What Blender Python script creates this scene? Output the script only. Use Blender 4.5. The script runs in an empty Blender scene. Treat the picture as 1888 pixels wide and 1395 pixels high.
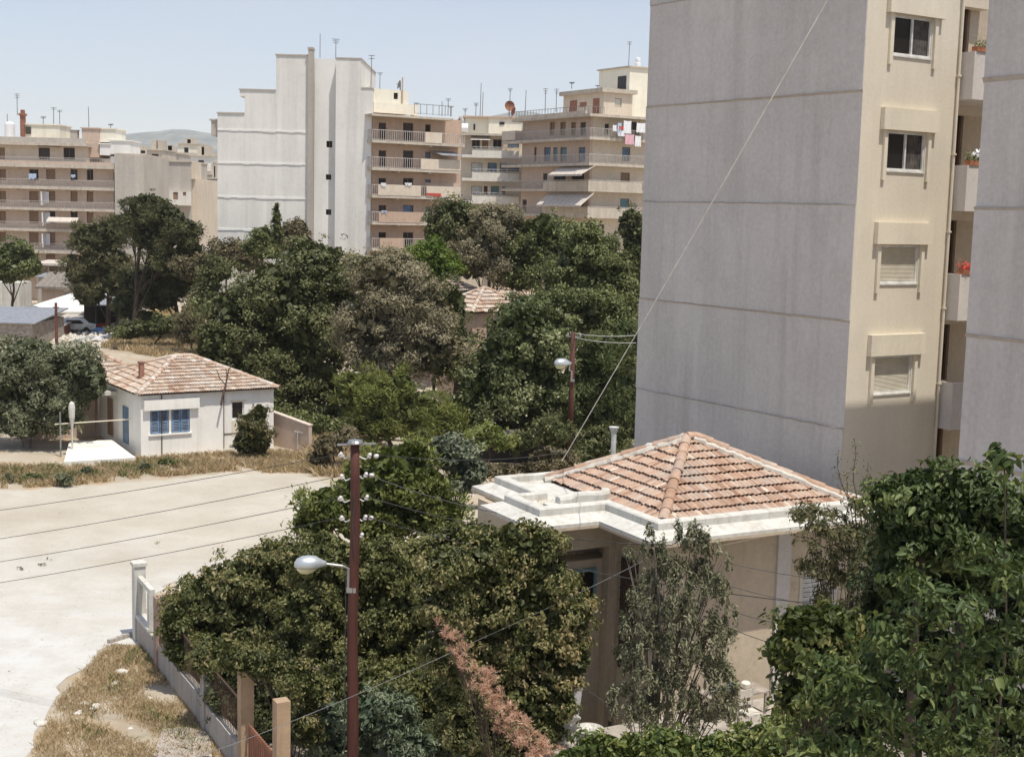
import bpy, math, random
import numpy as np
from mathutils import Vector
random.seed(7)
R = math.radians
SC = bpy.context.scene
COL = SC.collection

# ------------------------------------------------------------------ camera, world, sun, exposure
F_PX = 2480.0; PITCH = math.atan(309/2480); ROLL = R(1.45); CAM = np.array([0, 0, 14.0])
_f = np.array([0, math.cos(PITCH), -math.sin(PITCH)]); _r0 = np.array([1.0, 0, 0]); _u0 = np.array([0, math.sin(PITCH), math.cos(PITCH)])
_up = _u0*math.cos(ROLL) - _r0*math.sin(ROLL); _rt = _r0*math.cos(ROLL) + _u0*math.sin(ROLL)
cam = bpy.data.cameras.new("camera"); camo = bpy.data.objects.new("camera", cam); COL.objects.link(camo)
from mathutils import Matrix
m = Matrix(((_rt[0], _up[0], -_f[0], 0), (_rt[1], _up[1], -_f[1], 0), (_rt[2], _up[2], -_f[2], 14.0), (0, 0, 0, 1)))
camo.matrix_world = m
cam.sensor_width = 36; cam.lens = 36*F_PX/1888; cam.clip_start = 0.2; cam.clip_end = 30000
SC.camera = camo
SUN_AZ = R(38); SUN_EL = R(69.5)          # azimuth measured to the right of straight behind the camera
w = bpy.data.worlds.new("World"); SC.world = w; w.use_nodes = True
nt = w.node_tree; nt.nodes.clear()
sky = nt.nodes.new('ShaderNodeTexSky'); sky.sky_type = 'NISHITA'; sky.sun_disc = False
sky.sun_elevation = SUN_EL; sky.sun_rotation = math.pi - SUN_AZ
sky.air_density = 1.0; sky.dust_density = 1.0; sky.ozone_density = 1.8; sky.altitude = 50
bg = nt.nodes.new('ShaderNodeBackground'); bg.inputs[1].default_value = 0.138
tc = nt.nodes.new('ShaderNodeTexCoord'); mp = nt.nodes.new('ShaderNodeMapping'); mp.inputs['Scale'].default_value = (2.2, 2.2, 6.5)
nz = nt.nodes.new('ShaderNodeTexNoise'); nz.inputs['Scale'].default_value = 1.7; nz.inputs['Detail'].default_value = 6; nz.inputs['Roughness'].default_value = .55
rp = nt.nodes.new('ShaderNodeValToRGB'); rp.color_ramp.elements[0].position = .42; rp.color_ramp.elements[1].position = .72
rp.color_ramp.elements[0].color = (.32, .32, .32, 1); rp.color_ramp.elements[1].color = (.78, .78, .78, 1)
mx = nt.nodes.new('ShaderNodeMixRGB'); mx.inputs[2].default_value = (4.15, 4.6, 5.4, 1)
ou = nt.nodes.new('ShaderNodeOutputWorld')
L = nt.links.new
L(tc.outputs['Generated'], mp.inputs[0]); L(mp.outputs[0], nz.inputs[0]); L(nz.outputs[0], rp.inputs[0]); L(rp.outputs[0], mx.inputs[0])
tn = nt.nodes.new('ShaderNodeMixRGB'); tn.blend_type = 'MULTIPLY'; tn.inputs[0].default_value = 1; tn.inputs[2].default_value = (1.05, .985, .99, 1); L(sky.outputs[0], tn.inputs[1]); L(tn.outputs[0], mx.inputs[1]); L(mx.outputs[0], bg.inputs[0]); L(bg.outputs[0], ou.inputs[0])
sun = bpy.data.lights.new("sun", 'SUN'); sun.energy = 4.5; sun.angle = R(.53); sun.color = (1, .945, .84)
suno = bpy.data.objects.new("sun", sun); COL.objects.link(suno)
to_sun = Vector((math.sin(SUN_AZ)*math.cos(SUN_EL), -math.cos(SUN_AZ)*math.cos(SUN_EL), math.sin(SUN_EL)))
suno.rotation_euler = to_sun.to_track_quat('Z', 'Y').to_euler(); suno.location = (30, -30, 60)
vs = SC.view_settings; vs.view_transform = 'Standard'; vs.look = 'None'; vs.gamma = 1; vs.use_curve_mapping = False; vs.exposure = 0.05
SC.cycles.max_bounces = 6; SC.cycles.volume_bounces = 2; SC.cycles.transparent_max_bounces = 6; SC.cycles.use_denoising = True

# ------------------------------------------------------------------ geometry helpers
def ray(x, y): return _f + _rt*(x-944)/F_PX - _up*(y-697.5)/F_PX
def U(x, y, Y): d = ray(x, y); return Vector(CAM + d*(Y/d[1]))
def G(x, y, z=0.0): d = ray(x, y); return Vector(CAM + d*((z-14)/d[2]))

class MB:
    def __init__(s): s.v = []; s.f = []; s.t = []; s.smooth = False
    def add(s, vs, fs, tint=None):
        b = len(s.v); s.v += [tuple(p) for p in vs]; s.f += [tuple(b+i for i in f) for f in fs]
        s.t += [random.random() if tint is None else tint]*len(fs); return s
    def box(s, x0, x1, y0, y1, z0, z1, skip=(), tint=None):
        vs = [(x0,y0,z0),(x1,y0,z0),(x1,y1,z0),(x0,y1,z0),(x0,y0,z1),(x1,y0,z1),(x1,y1,z1),(x0,y1,z1)]
        fs = {'b':(0,3,2,1),'t':(4,5,6,7),'f':(0,1,5,4),'r':(1,2,6,5),'k':(2,3,7,6),'l':(3,0,4,7)}
        return s.add(vs, [fs[k] for k in fs if k not in skip], tint)
    def obox(s, p0, p1, w, h, up=(0,0,1)):          # oriented bar
        p0 = Vector(p0); p1 = Vector(p1); d = (p1-p0).normalized(); u = Vector(up)
        a = d.cross(u); a = a.normalized() if a.length > 1e-4 else Vector((1,0,0)); b = a.cross(d).normalized()
        vs = []
        for p in (p0, p1):
            for i, j in ((-1,-1),(1,-1),(1,1),(-1,1)): vs.append(p + a*(i*w/2) + b*(j*h/2))
        return s.add(vs, [(0,1,2,3),(7,6,5,4),(0,4,5,1),(1,5,6,2),(2,6,7,3),(3,7,4,0)])
    def tube(s, pts, rad, n=6, cap=True, tint=None):
        pts = [Vector(p) for p in pts]; N = len(pts)
        if not hasattr(rad, '__len__'): rad = [rad]*N
        vs = []; prev = None
        for i, p in enumerate(pts):
            d = (pts[min(i+1, N-1)] - pts[max(i-1, 0)]).normalized()
            if prev is None:
                a = d.cross(Vector((0,0,1)));
                if a.length < .1: a = Vector((1,0,0))
                a.normalize()
            else: a = (prev - d*prev.dot(d)).normalized()
            prev = a; b = d.cross(a)
            for k in range(n):
                an = 2*math.pi*k/n; vs.append(p + (a*math.cos(an) + b*math.sin(an))*rad[i])
        fs = [(i*n+k, i*n+(k+1)%n, (i+1)*n+(k+1)%n, (i+1)*n+k) for i in range(N-1) for k in range(n)]
        if cap: fs += [tuple(range(n-1, -1, -1)), tuple(range((N-1)*n, N*n))]
        return s.add(vs, fs, tint)
    def lathe(s, c, prof, n=16, axis=None, tint=None):   # prof: (r, h)
        c = Vector(c); ax = Vector(axis or (0,0,1)).normalized(); a = ax.orthogonal().normalized(); b = ax.cross(a); vs = []
        for r, h in prof:
            for k in range(n):
                an = 2*math.pi*k/n; vs.append(c + ax*h + (a*math.cos(an)+b*math.sin(an))*r)
        fs = [(i*n+k, i*n+(k+1)%n, (i+1)*n+(k+1)%n, (i+1)*n+k) for i in range(len(prof)-1) for k in range(n)]
        fs += [tuple(range(n-1,-1,-1)), tuple(range((len(prof)-1)*n, len(prof)*n))]
        return s.add(vs, fs, tint)
    def prism(s, poly, z0, z1, tint=None):
        n = len(poly); vs = [(p[0],p[1],z0) for p in poly] + [(p[0],p[1],z1) for p in poly]
        return s.add(vs, [tuple(range(n-1,-1,-1)), tuple(range(n, 2*n))] + [(i,(i+1)%n,n+(i+1)%n,n+i) for i in range(n)], tint)
    def xprism(s, poly, y0, y1, tint=None):            # polygon in x,z extruded along y
        n = len(poly); vs = [(p[0],y0,p[1]) for p in poly] + [(p[0],y1,p[1]) for p in poly]
        return s.add(vs, [tuple(range(n)), tuple(range(2*n-1, n-1, -1))] + [((i+1)%n,i,n+i,n+(i+1)%n) for i in range(n)], tint)
    def sweep(s, pts, prof, closed=False):            # prof (offset to the right of travel, z); mitred, horizontal path
        P = [Vector((p[0],p[1])) for p in pts]; N = len(P); rings = []
        for i in range(N):
            a = P[i]-P[i-1] if (i > 0 or closed) else P[1]-P[0]
            b = P[(i+1)%N]-P[i] if (i < N-1 or closed) else P[i]-P[i-1]
            a = a.normalized(); b = b.normalized(); na = Vector((a.y,-a.x)); nb = Vector((b.y,-b.x))
            m_ = (na+nb); k = m_.length_squared; m_ = m_*(2/k) if k > .05 else na
            rings.append([(P[i].x+m_.x*o, P[i].y+m_.y*o, z) for o, z in prof])
        n = len(prof); vs = [q for r in rings for q in r]; fs = []
        for i in range(N if closed else N-1):
            j = (i+1) % N
            fs += [(i*n+k, i*n+(k+1)%n, j*n+(k+1)%n, j*n+k) for k in range(n)]
        if not closed: fs += [tuple(range(n)), tuple(range(N*n-1, (N-1)*n-1, -1))]
        return s.add(vs, fs)
    def shell(s, x0, x1, z0, z1, depth, holes, y0=0.0, rev=.18, top=True):   # box whose front has openings
        xs = sorted({x0, x1, *[h[0] for h in holes], *[h[1] for h in holes]}); zs = sorted({z0, z1, *[h[2] for h in holes], *[h[3] for h in holes]})
        for i in range(len(xs)-1):
            for j in range(len(zs)-1):
                cx = (xs[i]+xs[i+1])/2; cz = (zs[j]+zs[j+1])/2
                if any(h[0] < cx < h[1] and h[2] < cz < h[3] for h in holes): continue
                s.add([(xs[i],y0,zs[j]),(xs[i+1],y0,zs[j]),(xs[i+1],y0,zs[j+1]),(xs[i],y0,zs[j+1])], [(0,1,2,3)])
        for a, b, c, d in [h[:4] for h in holes]:
            y1 = y0+rev
            s.add([(a,y0,c),(b,y0,c),(b,y0,d),(a,y0,d),(a,y1,c),(b,y1,c),(b,y1,d),(a,y1,d)], [(0,4,5,1),(1,5,6,2),(2,6,7,3),(3,7,4,0)])
        s.box(x0, x1, y0, y0+depth, z0, z1, skip=('f',) if top else ('f','t')); return s
    def build(s, name, mat, parent=None, smooth=False):
        me = bpy.data.meshes.new(name); me.from_pydata(s.v, [], s.f); me.materials.append(mat)
        at = me.attributes.new('tint', 'FLOAT', 'FACE'); at.data.foreach_set('value', s.t)
        if smooth: me.polygons.foreach_set('use_smooth', [True]*len(s.f))
        me.update(); o = bpy.data.objects.new(name, me); COL.objects.link(o)
        if parent: o.parent = parent
        return o

def tag(o, label=None, cat=None, group=None, kind=None):
    if label: o['label'] = label
    if cat: o['category'] = cat
    if group: o['group'] = group
    if kind: o['kind'] = kind
    return o
def thing(name, label, cat, loc=(0,0,0), rz=0, group=None):
    o = bpy.data.objects.new(name, None); COL.objects.link(o); o.location = loc; o.rotation_euler = (0,0,rz); o.empty_display_size = .3
    return tag(o, label, cat, group)

class Fr:                                             # facade frame: x along the wall, y away from the viewer, z up
    def __init__(s, x, y, d=(1,0)):
        s.o = Vector((x, y)); s.d = Vector(d).normalized(); s.n = Vector((-s.d.y, s.d.x)); s.rz = math.atan2(s.d.y, s.d.x)
    def hit(s, px, py, off=0.0):
        dr = ray(px, py); o = s.o + s.n*off; c = Vector((0,0)); dd = Vector((dr[0], dr[1]))
        k = (o-c).dot(s.n)/dd.dot(s.n); P = CAM + dr*k; q = Vector((P[0],P[1])) - s.o
        return q.dot(s.d), float(P[2])
    def rect(s, px0, px1, py0, py1, off=0.0):         # -> x0,x1,z0,z1, measured at its left edge
        x0, zt = s.hit(px0, py0, off); _, zb = s.hit(px0, py1, off); pm = (py0+py1)/2
        x0 = s.hit(px0, pm, off)[0]; x1 = s.hit(px1, pm, off)[0]; return (x0, x1, zb, zt)
    def w(s, lx, ly, z=0): p = s.o + s.d*lx + s.n*ly; return Vector((p.x, p.y, z))
    def root(s, name, label, cat, group=None): return thing(name, label, cat, (s.o.x, s.o.y, 0), s.rz, group)
def fr_at(px, Y, d=(1,0)): p = U(px, 500, Y); q = U(px, 380, Y); return Fr(q.x, q.y, d)
GRID = (.848, .53)

# ------------------------------------------------------------------ materials
def newmat(name):
    m_ = bpy.data.materials.new(name); m_.use_nodes = True; t = m_.node_tree; t.nodes.clear()
    o = t.nodes.new('ShaderNodeOutputMaterial'); b = t.nodes.new('ShaderNodeBsdfPrincipled'); t.links.new(b.outputs[0], o.inputs[0])
    return m_, t, b, o
def noise(t, scale, vec=None, detail=5, rough=.55):
    n = t.nodes.new('ShaderNodeTexNoise'); n.inputs['Scale'].default_value = scale; n.inputs['Detail'].default_value = detail; n.inputs['Roughness'].default_value = rough
    if vec: t.links.new(vec, n.inputs['Vector'])
    return n.outputs[0]
def mapping(t, scale, kind='Object'):
    c = t.nodes.new('ShaderNodeTexCoord'); m_ = t.nodes.new('ShaderNodeMapping'); m_.inputs['Scale'].default_value = scale; t.links.new(c.outputs[kind], m_.inputs[0]); return m_.outputs[0]
def ramp(t, src, stops):
    r = t.nodes.new('ShaderNodeValToRGB'); e = r.color_ramp.elements
    while len(e) < len(stops): e.new(.5)
    for i, (p, c) in enumerate(stops): e[i].position = p; e[i].color = (*c, 1) if len(c) == 3 else c
    t.links.new(src, r.inputs[0]); return r.outputs[0]
def mix(t, fac, a, b, mode='MIX'):
    m_ = t.nodes.new('ShaderNodeMixRGB'); m_.blend_type = mode
    for i, v in ((0, fac), (1, a), (2, b)):
        if isinstance(v, (int, float)): m_.inputs[i].default_value = v
        elif isinstance(v, tuple): m_.inputs[i].default_value = (*v, 1) if len(v) == 3 else v
        else: t.links.new(v, m_.inputs[i])
    return m_.outputs[0]
def bump(t, b, h, strength=.3, dist=.02):
    n = t.nodes.new('ShaderNodeBump'); n.inputs['Strength'].default_value = strength; n.inputs['Distance'].default_value = dist
    t.links.new(h, n.inputs['Height']); t.links.new(n.outputs[0], b.inputs['Normal'])
def k3(c, k): return tuple(min(1, x*k) for x in c)
def plaster(name, col, stain=None, amt=.5, patch=.35, streak=1.2, rough=.9, bm=.25, fine=14):
    m_, t, b, o = newmat(name); stain = stain or k3(col, .6)
    v = mapping(t, (1,1,1)); vs_ = mapping(t, (streak*1.3, streak*1.3, streak*.09))
    c1 = mix(t, ramp(t, noise(t, patch, v, 6, .6), [(.3, (0,0,0)), (.72, (1,1,1))]), k3(col, .88), k3(col, 1.07))
    c2 = mix(t, mix(t, amt, (0,0,0), ramp(t, noise(t, 1.5, vs_, 5, .65), [(.47, (0,0,0)), (.78, (1,1,1))])), c1, stain)
    c3 = mix(t, mix(t, amt*.9, (0,0,0), ramp(t, noise(t, patch*2.6, v, 7, .68), [(.5, (0,0,0)), (.75, (1,1,1))])), c2, mix(t, .5, stain, col))
    c3 = mix(t, mix(t, amt*.8, (0,0,0), ramp(t, noise(t, 2.3, mapping(t, (streak*.9, streak*.9, streak*.05)), 6, .7), [(.52, (0,0,0)), (.80, (1,1,1))])), c3, k3(col, 1.14))
    c3 = mix(t, ramp(t, noise(t, 60, mapping(t, (.05,.05,.05)), 8, .75), [(.60, (0,0,0)), (.66, (.22,.22,.22))]), c3, k3(stain, .8))
    c4 = mix(t, .22, c3, mix(t, 1, (1,1,1), noise(t, fine, v, 3, .7), 'MULTIPLY'), 'OVERLAY')
    t.links.new(c4, b.inputs['Base Color']); b.inputs['Roughness'].default_value = rough; b.inputs['Specular IOR Level'].default_value = .25
    bump(t, b, noise(t, fine*2, v, 6, .7), bm, .02); return m_
def plain(name, col, rough=.6, metal=0.0, var=.25, sc=3.0):
    m_, t, b, o = newmat(name); v = mapping(t, (1,1,1))
    t.links.new(mix(t, ramp(t, noise(t, sc, v), [(.35, (0,0,0)), (.7, (1,1,1))]), k3(col, 1-var), k3(col, 1+var*.5)), b.inputs['Base Color'])
    b.inputs['Roughness'].default_value = rough; b.inputs['Metallic'].default_value = metal; return m_
def glassm(name, col=(.018,.016,.015)):
    m_, t, b, o = newmat(name); b.inputs['Base Color'].default_value = (*col, 1); b.inputs['Roughness'].default_value = .22; b.inputs['Specular IOR Level'].default_value = .35; return m_
def tinted(name, stops, rough=.85, bm=.3, sc=9, dirt=None):
    m_, t, b, o = newmat(name); a = t.nodes.new('ShaderNodeAttribute'); a.attribute_name = 'tint'; v = mapping(t, (1,1,1))
    c = ramp(t, a.outputs['Fac'], stops)
    c = mix(t, .5, c, mix(t, 1, (1,1,1), noise(t, sc, v, 4, .7), 'MULTIPLY'), 'OVERLAY')
    if dirt: c = mix(t, ramp(t, noise(t, .9, v, 6, .65), [(.48, (0,0,0)), (.7, (.8,.8,.8))]), c, dirt)
    t.links.new(c, b.inputs['Base Color']); b.inputs['Roughness'].default_value = rough; b.inputs['Specular IOR Level'].default_value = .2
    bump(t, b, noise(t, sc*4, v), bm, .01); return m_
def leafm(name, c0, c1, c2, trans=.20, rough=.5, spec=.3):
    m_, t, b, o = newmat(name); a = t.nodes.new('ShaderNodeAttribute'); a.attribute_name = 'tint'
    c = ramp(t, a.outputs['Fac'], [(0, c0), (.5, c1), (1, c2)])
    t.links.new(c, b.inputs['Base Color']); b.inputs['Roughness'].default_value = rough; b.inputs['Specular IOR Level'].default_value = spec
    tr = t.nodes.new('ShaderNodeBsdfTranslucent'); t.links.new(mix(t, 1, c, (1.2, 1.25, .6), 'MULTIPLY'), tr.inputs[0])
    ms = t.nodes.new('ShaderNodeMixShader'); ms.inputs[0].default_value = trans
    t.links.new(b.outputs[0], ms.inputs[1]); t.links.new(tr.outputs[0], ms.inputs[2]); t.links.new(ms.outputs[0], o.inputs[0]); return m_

M = {}
M['conc_grey'] = plaster('grey cement render', (.56,.525,.495), (.39,.355,.33), .7, .26, .8, .92, .45, 9)
M['ledge'] = plaster('brownish ledge', (.43,.385,.345), (.30,.26,.23), .6, .5, 1)
M['yellow'] = plaster('cream painted render', (.69,.62,.505), (.54,.47,.38), .3, .3, 1.2, .88, .2, 12)
M['balc_grey'] = plaster('greyish balcony render', (.62,.575,.54), (.42,.37,.33), .5, .5, 1)
M['trim'] = plaster('cream trim', (.72,.65,.52), (.5,.44,.35), .3, .6)
M['white_wall'] = plaster('weathered white render', (.74,.72,.675), (.50,.485,.44), .9, .13, .35, .92, .2, 3)
M['white_bright'] = plaster('chalk white render', (.80,.785,.75), (.52,.52,.49), .4, .2, .5, .92, .2, 3)
M['white_paint'] = plaster('old white lime paint', (.60,.585,.54), (.34,.31,.26), .9, 1.1, 1.6, .9, .5, 8)
M['house_white'] = plaster('lime washed wall', (.86,.835,.78), (.58,.50,.42), .5, .4, .9, .9, .3, 5)
M['tan'] = plaster('tan render', (.52,.38,.29), (.33,.25,.19), .5, .3, .6, .9, .2, 3)
M['cream'] = plaster('cream render', (.64,.555,.45), (.45,.38,.30), .5, .3, .6, .9, .2, 3)
M['cream_white'] = plaster('pale rooftop paint', (.80,.76,.64), (.5,.45,.35), .35, .3, .6, .9, .2, 3)
M['balc'] = plaster('stained balcony concrete', (.54,.48,.40), (.28,.22,.175), .7, .5, .8, .9, .2, 4)
M['balc_w'] = plaster('white balcony concrete', (.74,.71,.64), (.45,.38,.30), .5, .5, .8, .9, .2, 4)
M['pink_tan'] = plaster('pinkish render', (.56,.44,.355), (.38,.28,.22), .45, .3, .6, .9, .2, 3)
M['grey_tan'] = plaster('grey beige render', (.47,.43,.38), (.32,.28,.24), .6, .2, .5, .9, .2, 3)
M['house_tan'] = plaster('dusty tan house wall', (.50,.42,.32), (.33,.265,.20), .5, .5, 1.0, .9, .3, 7)
M['wall_old'] = plaster('old weathered concrete wall', (.42,.38,.34), (.22,.18,.15), .8, .9, 2.0, .92, .5, 8)
M['ochre'] = plaster('ochre concrete pillar', (.42,.30,.20), (.26,.18,.12), .7, .8, 1.5, .9, .4, 8)
M['dark'] = plain('dark opening', (.02,.019,.018), .8)
M['glass'] = glassm('dark window glass')
M['frame_w'] = plain('white window frame', (.72,.71,.68), .5)
M['frame_b'] = plain('brown window frame', (.16,.09,.06), .6)
M['shut_br'] = plain('brown roller shutter', (.30,.19,.12), .7, 0, .3, 6)
M['shut_dk'] = plain('dark shutter', (.07,.055,.05), .7)
M['shut_bl'] = plain('faded blue shutter', (.14,.21,.29), .7)
M['shut_teal'] = plain('pale teal shutter', (.16,.27,.30), .7)
M['blue'] = plain('bright blue shutter paint', (.18,.28,.43), .6, 0, .4)
M['blind'] = plain('cream roller blind', (.66,.61,.50), .7, 0, .1)
M['metal'] = plain('dull galvanised metal', (.38,.38,.38), .45, .7)
M['metal_w'] = plain('pale painted metal', (.62,.62,.60), .5, .1)
M['iron'] = plain('rusty iron', (.11,.07,.05), .8, .2)
M['mast'] = plain('grey antenna metal', (.22,.22,.23), .6, .3)
M['rust'] = plain('rusty brown paint', (.30,.13,.08), .8)
M['rail'] = plain('pale railing paint', (.55,.50,.45), .7)
M['wood_pole'] = plain('red brown creosoted timber', (.145,.055,.04), .75, 0, .5, 2.2)
M['wood_gr'] = plain('grey weathered planks', (.38,.33,.29), .9, 0, .4, 3)
M['porcelain'] = plain('white porcelain', (.70,.66,.66), .25, 0, .2, 9)
M['awning'] = plain('pale striped awning canvas', (.58,.52,.46), .85, 0, .2)
M['mortar'] = plaster('lime mortar', (.58,.545,.48), (.38,.32,.25), .8, 1.5, 2, .95, .5, 14)
M['chimney_red'] = plain('red clay chimney', (.32,.16,.11), .85)
M['cable'] = plain('black cable', (.045,.04,.04), .6)
M['cable_w'] = plain('pale steel cable', (.82,.80,.76), .6, 0)
M['bark'] = plain('brown bark', (.07,.048,.036), .95, 0, .5, 4)
M['bark_g'] = plain('grey bark', (.20,.17,.14), .95, 0, .5, 4)
M['tile'] = tinted('weathered clay tiles', [(0,(.28,.165,.115)),(.25,(.39,.25,.175)),(.5,(.45,.31,.23)),(.7,(.445,.34,.27)),(.88,(.50,.395,.315)),(1,(.56,.475,.395))], .88, .5, 7, (.36,.30,.26))
M['tile_far'] = tinted('pale clay tiles', [(0,(.34,.21,.15)),(.35,(.44,.32,.24)),(.7,(.54,.445,.36)),(1,(.63,.57,.49))], .88, .4, 5, (.50,.45,.40))
M['deck'] = plain('roof deck darkened as shade', (.09,.04,.025), .95)  # deck coloured dark so gaps between tile courses read as shade
M['sheet_bl'] = plain('blue grey sheet metal', (.35,.37,.41), .45, .3)
M['sheet_w'] = plain('whitewashed flat roof', (.78,.75,.68), .9, 0, .12, .8)
M['tarp'] = plain('blue tarpaulin', (.12,.28,.55), .6)
M['thatch'] = plain('grey thatch', (.25,.22,.19), .95, 0, .5, 6)
M['rock'] = plain('pale limestone', (.62,.58,.52), .95, 0, .3, 5)
M['terracotta'] = plain('terracotta', (.42,.16,.08), .8)
M['curtain'] = plain('dim curtain', (.10,.085,.075), .9, 0, .5, 5)
M['cloth_w'] = plain('white cloth', (.80,.80,.82), .9, 0, .08)
M['cloth_p'] = plain('pink cloth', (.72,.42,.48), .9, 0, .1)
M['cloth_b'] = plain('pale blue cloth', (.45,.55,.70), .9, 0, .1)
M['cloth_r'] = plain('red cloth', (.55,.07,.05), .9, 0, .1)
M['yellow_paint'] = plain('faded yellow paint', (.50,.38,.18), .8)
# leaves
M['l_dark'] = leafm('dark evergreen leaves', (.045,.055,.018), (.115,.125,.046), (.21,.21,.095))
M['l_olivegrey'] = leafm('grey brown dusty leaves', (.10,.090,.05), (.235,.205,.125), (.39,.34,.235), .15, .7)
M['l_green'] = leafm('mid green leaves', (.050,.062,.020), (.135,.155,.052), (.24,.25,.105))
M['l_lime'] = leafm('fresh lime green leaves', (.07,.11,.018), (.14,.20,.03), (.23,.29,.06), .3)
M['l_pine'] = leafm('yellow green pine needles', (.065,.080,.020), (.165,.185,.046), (.27,.28,.085), .15, .7)
M['l_pinedk'] = leafm('dark pine needles', (.038,.046,.018), (.090,.095,.040), (.17,.165,.08), .12, .7)
M['l_hedge'] = leafm('hedge leaves with dry ones', (.042,.050,.016), (.125,.138,.045), (.40,.32,.165), .2)
M['l_thuja'] = leafm('fresh green feathery leaves', (.065,.085,.02), (.155,.175,.045), (.26,.27,.09), .2, .6)
M['l_silver'] = leafm('silver green leaves', (.10,.12,.08), (.22,.24,.16), (.38,.40,.30), .15, .6)
M['l_olive'] = leafm('olive leaves', (.060,.072,.036), (.145,.155,.085), (.27,.28,.18), .15, .6)
M['l_near'] = leafm('broad glossy leaves', (.026,.045,.014), (.066,.098,.03), (.19,.22,.08), .24, .5, .25)
M['l_vine'] = leafm('yellow green vine leaves', (.045,.062,.016), (.10,.125,.035), (.30,.27,.11), .3)
M['l_brown'] = leafm('brown dusty leaves', (.07,.06,.032), (.15,.125,.07), (.25,.21,.13), .15, .8)
M['l_dry'] = leafm('pinkish brown dead creeper', (.30,.16,.11), (.50,.30,.22), (.64,.44,.34), .2, .9)
M['grass_dry'] = leafm('dry straw grass', (.30,.20,.12), (.50,.38,.24), (.66,.56,.40), .2, .9)
M['grass_gr'] = leafm('green weeds', (0.084,0.112,0.042), (0.168,0.196,0.070), (0.308,0.308,0.126), .2, .8)
exec_later = []

# ------------------------------------------------------------------ setting: ground, street, hills
def ground_material():
    m_, t, b, o = newmat('dry earth'); v = mapping(t, (1,1,1))
    c = ramp(t, noise(t, .12, v, 8, .65), [(.3, (.30,.25,.18)), (.5, (.42,.36,.28)), (.7, (.50,.45,.37))])
    c = mix(t, ramp(t, noise(t, .45, v, 6, .7), [(.52, (0,0,0)), (.66, (.9,.9,.9))]), c, (.40,.28,.15))
    c = mix(t, ramp(t, noise(t, .8, v, 6, .7), [(.60, (0,0,0)), (.70, (.7,.7,.7))]), c, (.16,.16,.08))
    t.links.new(c, b.inputs['Base Color']); b.inputs['Roughness'].default_value = .97; bump(t, b, noise(t, 6, v, 8, .7), .7, .06); return m_
def road_material():
    m_, t, b, o = newmat('pale gravel street'); v = mapping(t, (1,1,1))
    c = ramp(t, noise(t, .16, v, 9, .62), [(.30, (.38,.335,.265)), (.5, (.46,.42,.35)), (.70, (.52,.49,.43))])
    sep = t.nodes.new('ShaderNodeSeparateXYZ'); t.links.new(v, sep.inputs[0])
    ad = t.nodes.new('ShaderNodeMath'); ad.operation = 'MULTIPLY_ADD'; t.links.new(noise(t, .12, v, 6, .6), ad.inputs[0]); ad.inputs[1].default_value = -22; t.links.new(sep.outputs[1], ad.inputs[2])
    mr = t.nodes.new('ShaderNodeMapRange'); t.links.new(ad.outputs[0], mr.inputs[0]); mr.inputs[1].default_value = 44; mr.inputs[2].default_value = 30; mr.inputs[3].default_value = 0; mr.inputs[4].default_value = .85
    c = mix(t, mr.outputs[0], c, (.56,.56,.55))                       # fresh crushed limestone spread at the near end
    c = mix(t, ramp(t, noise(t, 1.0, mapping(t, (.25, .6, 1)), 8, .7), [(.46, (0,0,0)), (.74, (.45,.45,.45))]), c, (.44,.38,.30))
    c = mix(t, ramp(t, noise(t, .55, v, 9, .72), [(.44, (0,0,0)), (.66, (.55,.55,.55))]), c, (.39,.345,.28))
    c = mix(t, ramp(t, noise(t, 7, v, 5, .8), [(.56, (0,0,0)), (.70, (.7,.7,.7))]), c, (.58,.56,.52))
    c = mix(t, ramp(t, noise(t, 3.2, v, 7, .8), [(.60, (0,0,0)), (.72, (.75,.75,.75))]), c, (.30,.255,.20))
    t.links.new(c, b.inputs['Base Color']); b.inputs['Roughness'].default_value = .95; bump(t, b, noise(t, 14, v, 8, .75), .35, .03); return m_
g = MB(); nn = 40
xs = [-9000,-3000,-1000,-400] + [-200+10*i for i in range(41)] + [400,1000,3000,9000]; ys = [-200,-60] + [10*i for i in range(31)] + [400,700,1500,3000,9000]
vid = {}
vs_ = []
for j, y in enumerate(ys):
    for i, x in enumerate(xs):
        z = 0.0
        if 80 < y < 320 and abs(x) < 210: z = .12*math.sin(x*.13+y*.07)
        vid[i, j] = len(vs_); vs_.append((x, y, z))
g.add(vs_, [(vid[i,j],vid[i+1,j],vid[i+1,j+1],vid[i,j+1]) for j in range(len(ys)-1) for i in range(len(xs)-1)])
tag(g.build('ground', ground_material()), kind='structure')
# street outline walked on the ground, with a ragged edge
out = [(-500,935),(-200,918),(0,904),(120,899),(240,888),(340,880),(420,872),(500,876),(570,880),(640,905),(600,960),(520,1010),(420,1040),(300,1080),(262,1130),(258,1186),(205,1184),(180,1200),(150,1235),(115,1262),(95,1300),(70,1340),(48,1395),(30,1480),(10,1600),(-400,1600)]
pts = []
for i in range(len(out)):
    a = G(*out[i]); b_ = G(*out[(i+1) % len(out)]); n = max(1, int((b_-a).length/.45)) if i not in (len(out)-1, len(out)-2) else 1
    for k in range(n):
        p = a.lerp(b_, k/n); jj = .16 if 0 < i < 22 else 0
        pts.append((p.x+random.uniform(-jj,jj), p.y+random.uniform(-jj,jj)*1.6))
import bmesh
bm = bmesh.new(); bm.faces.new([bm.verts.new((x, y, .012)) for x, y in pts]); bmesh.ops.triangulate(bm, faces=bm.faces[:])
me = bpy.data.meshes.new('street'); bm.to_mesh(me); bm.free()
if me.polygons[0].normal.z < 0: me.flip_normals()
me.materials.append(road_material()); o = bpy.data.objects.new('street', me); COL.objects.link(o); tag(o, kind='structure')
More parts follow.
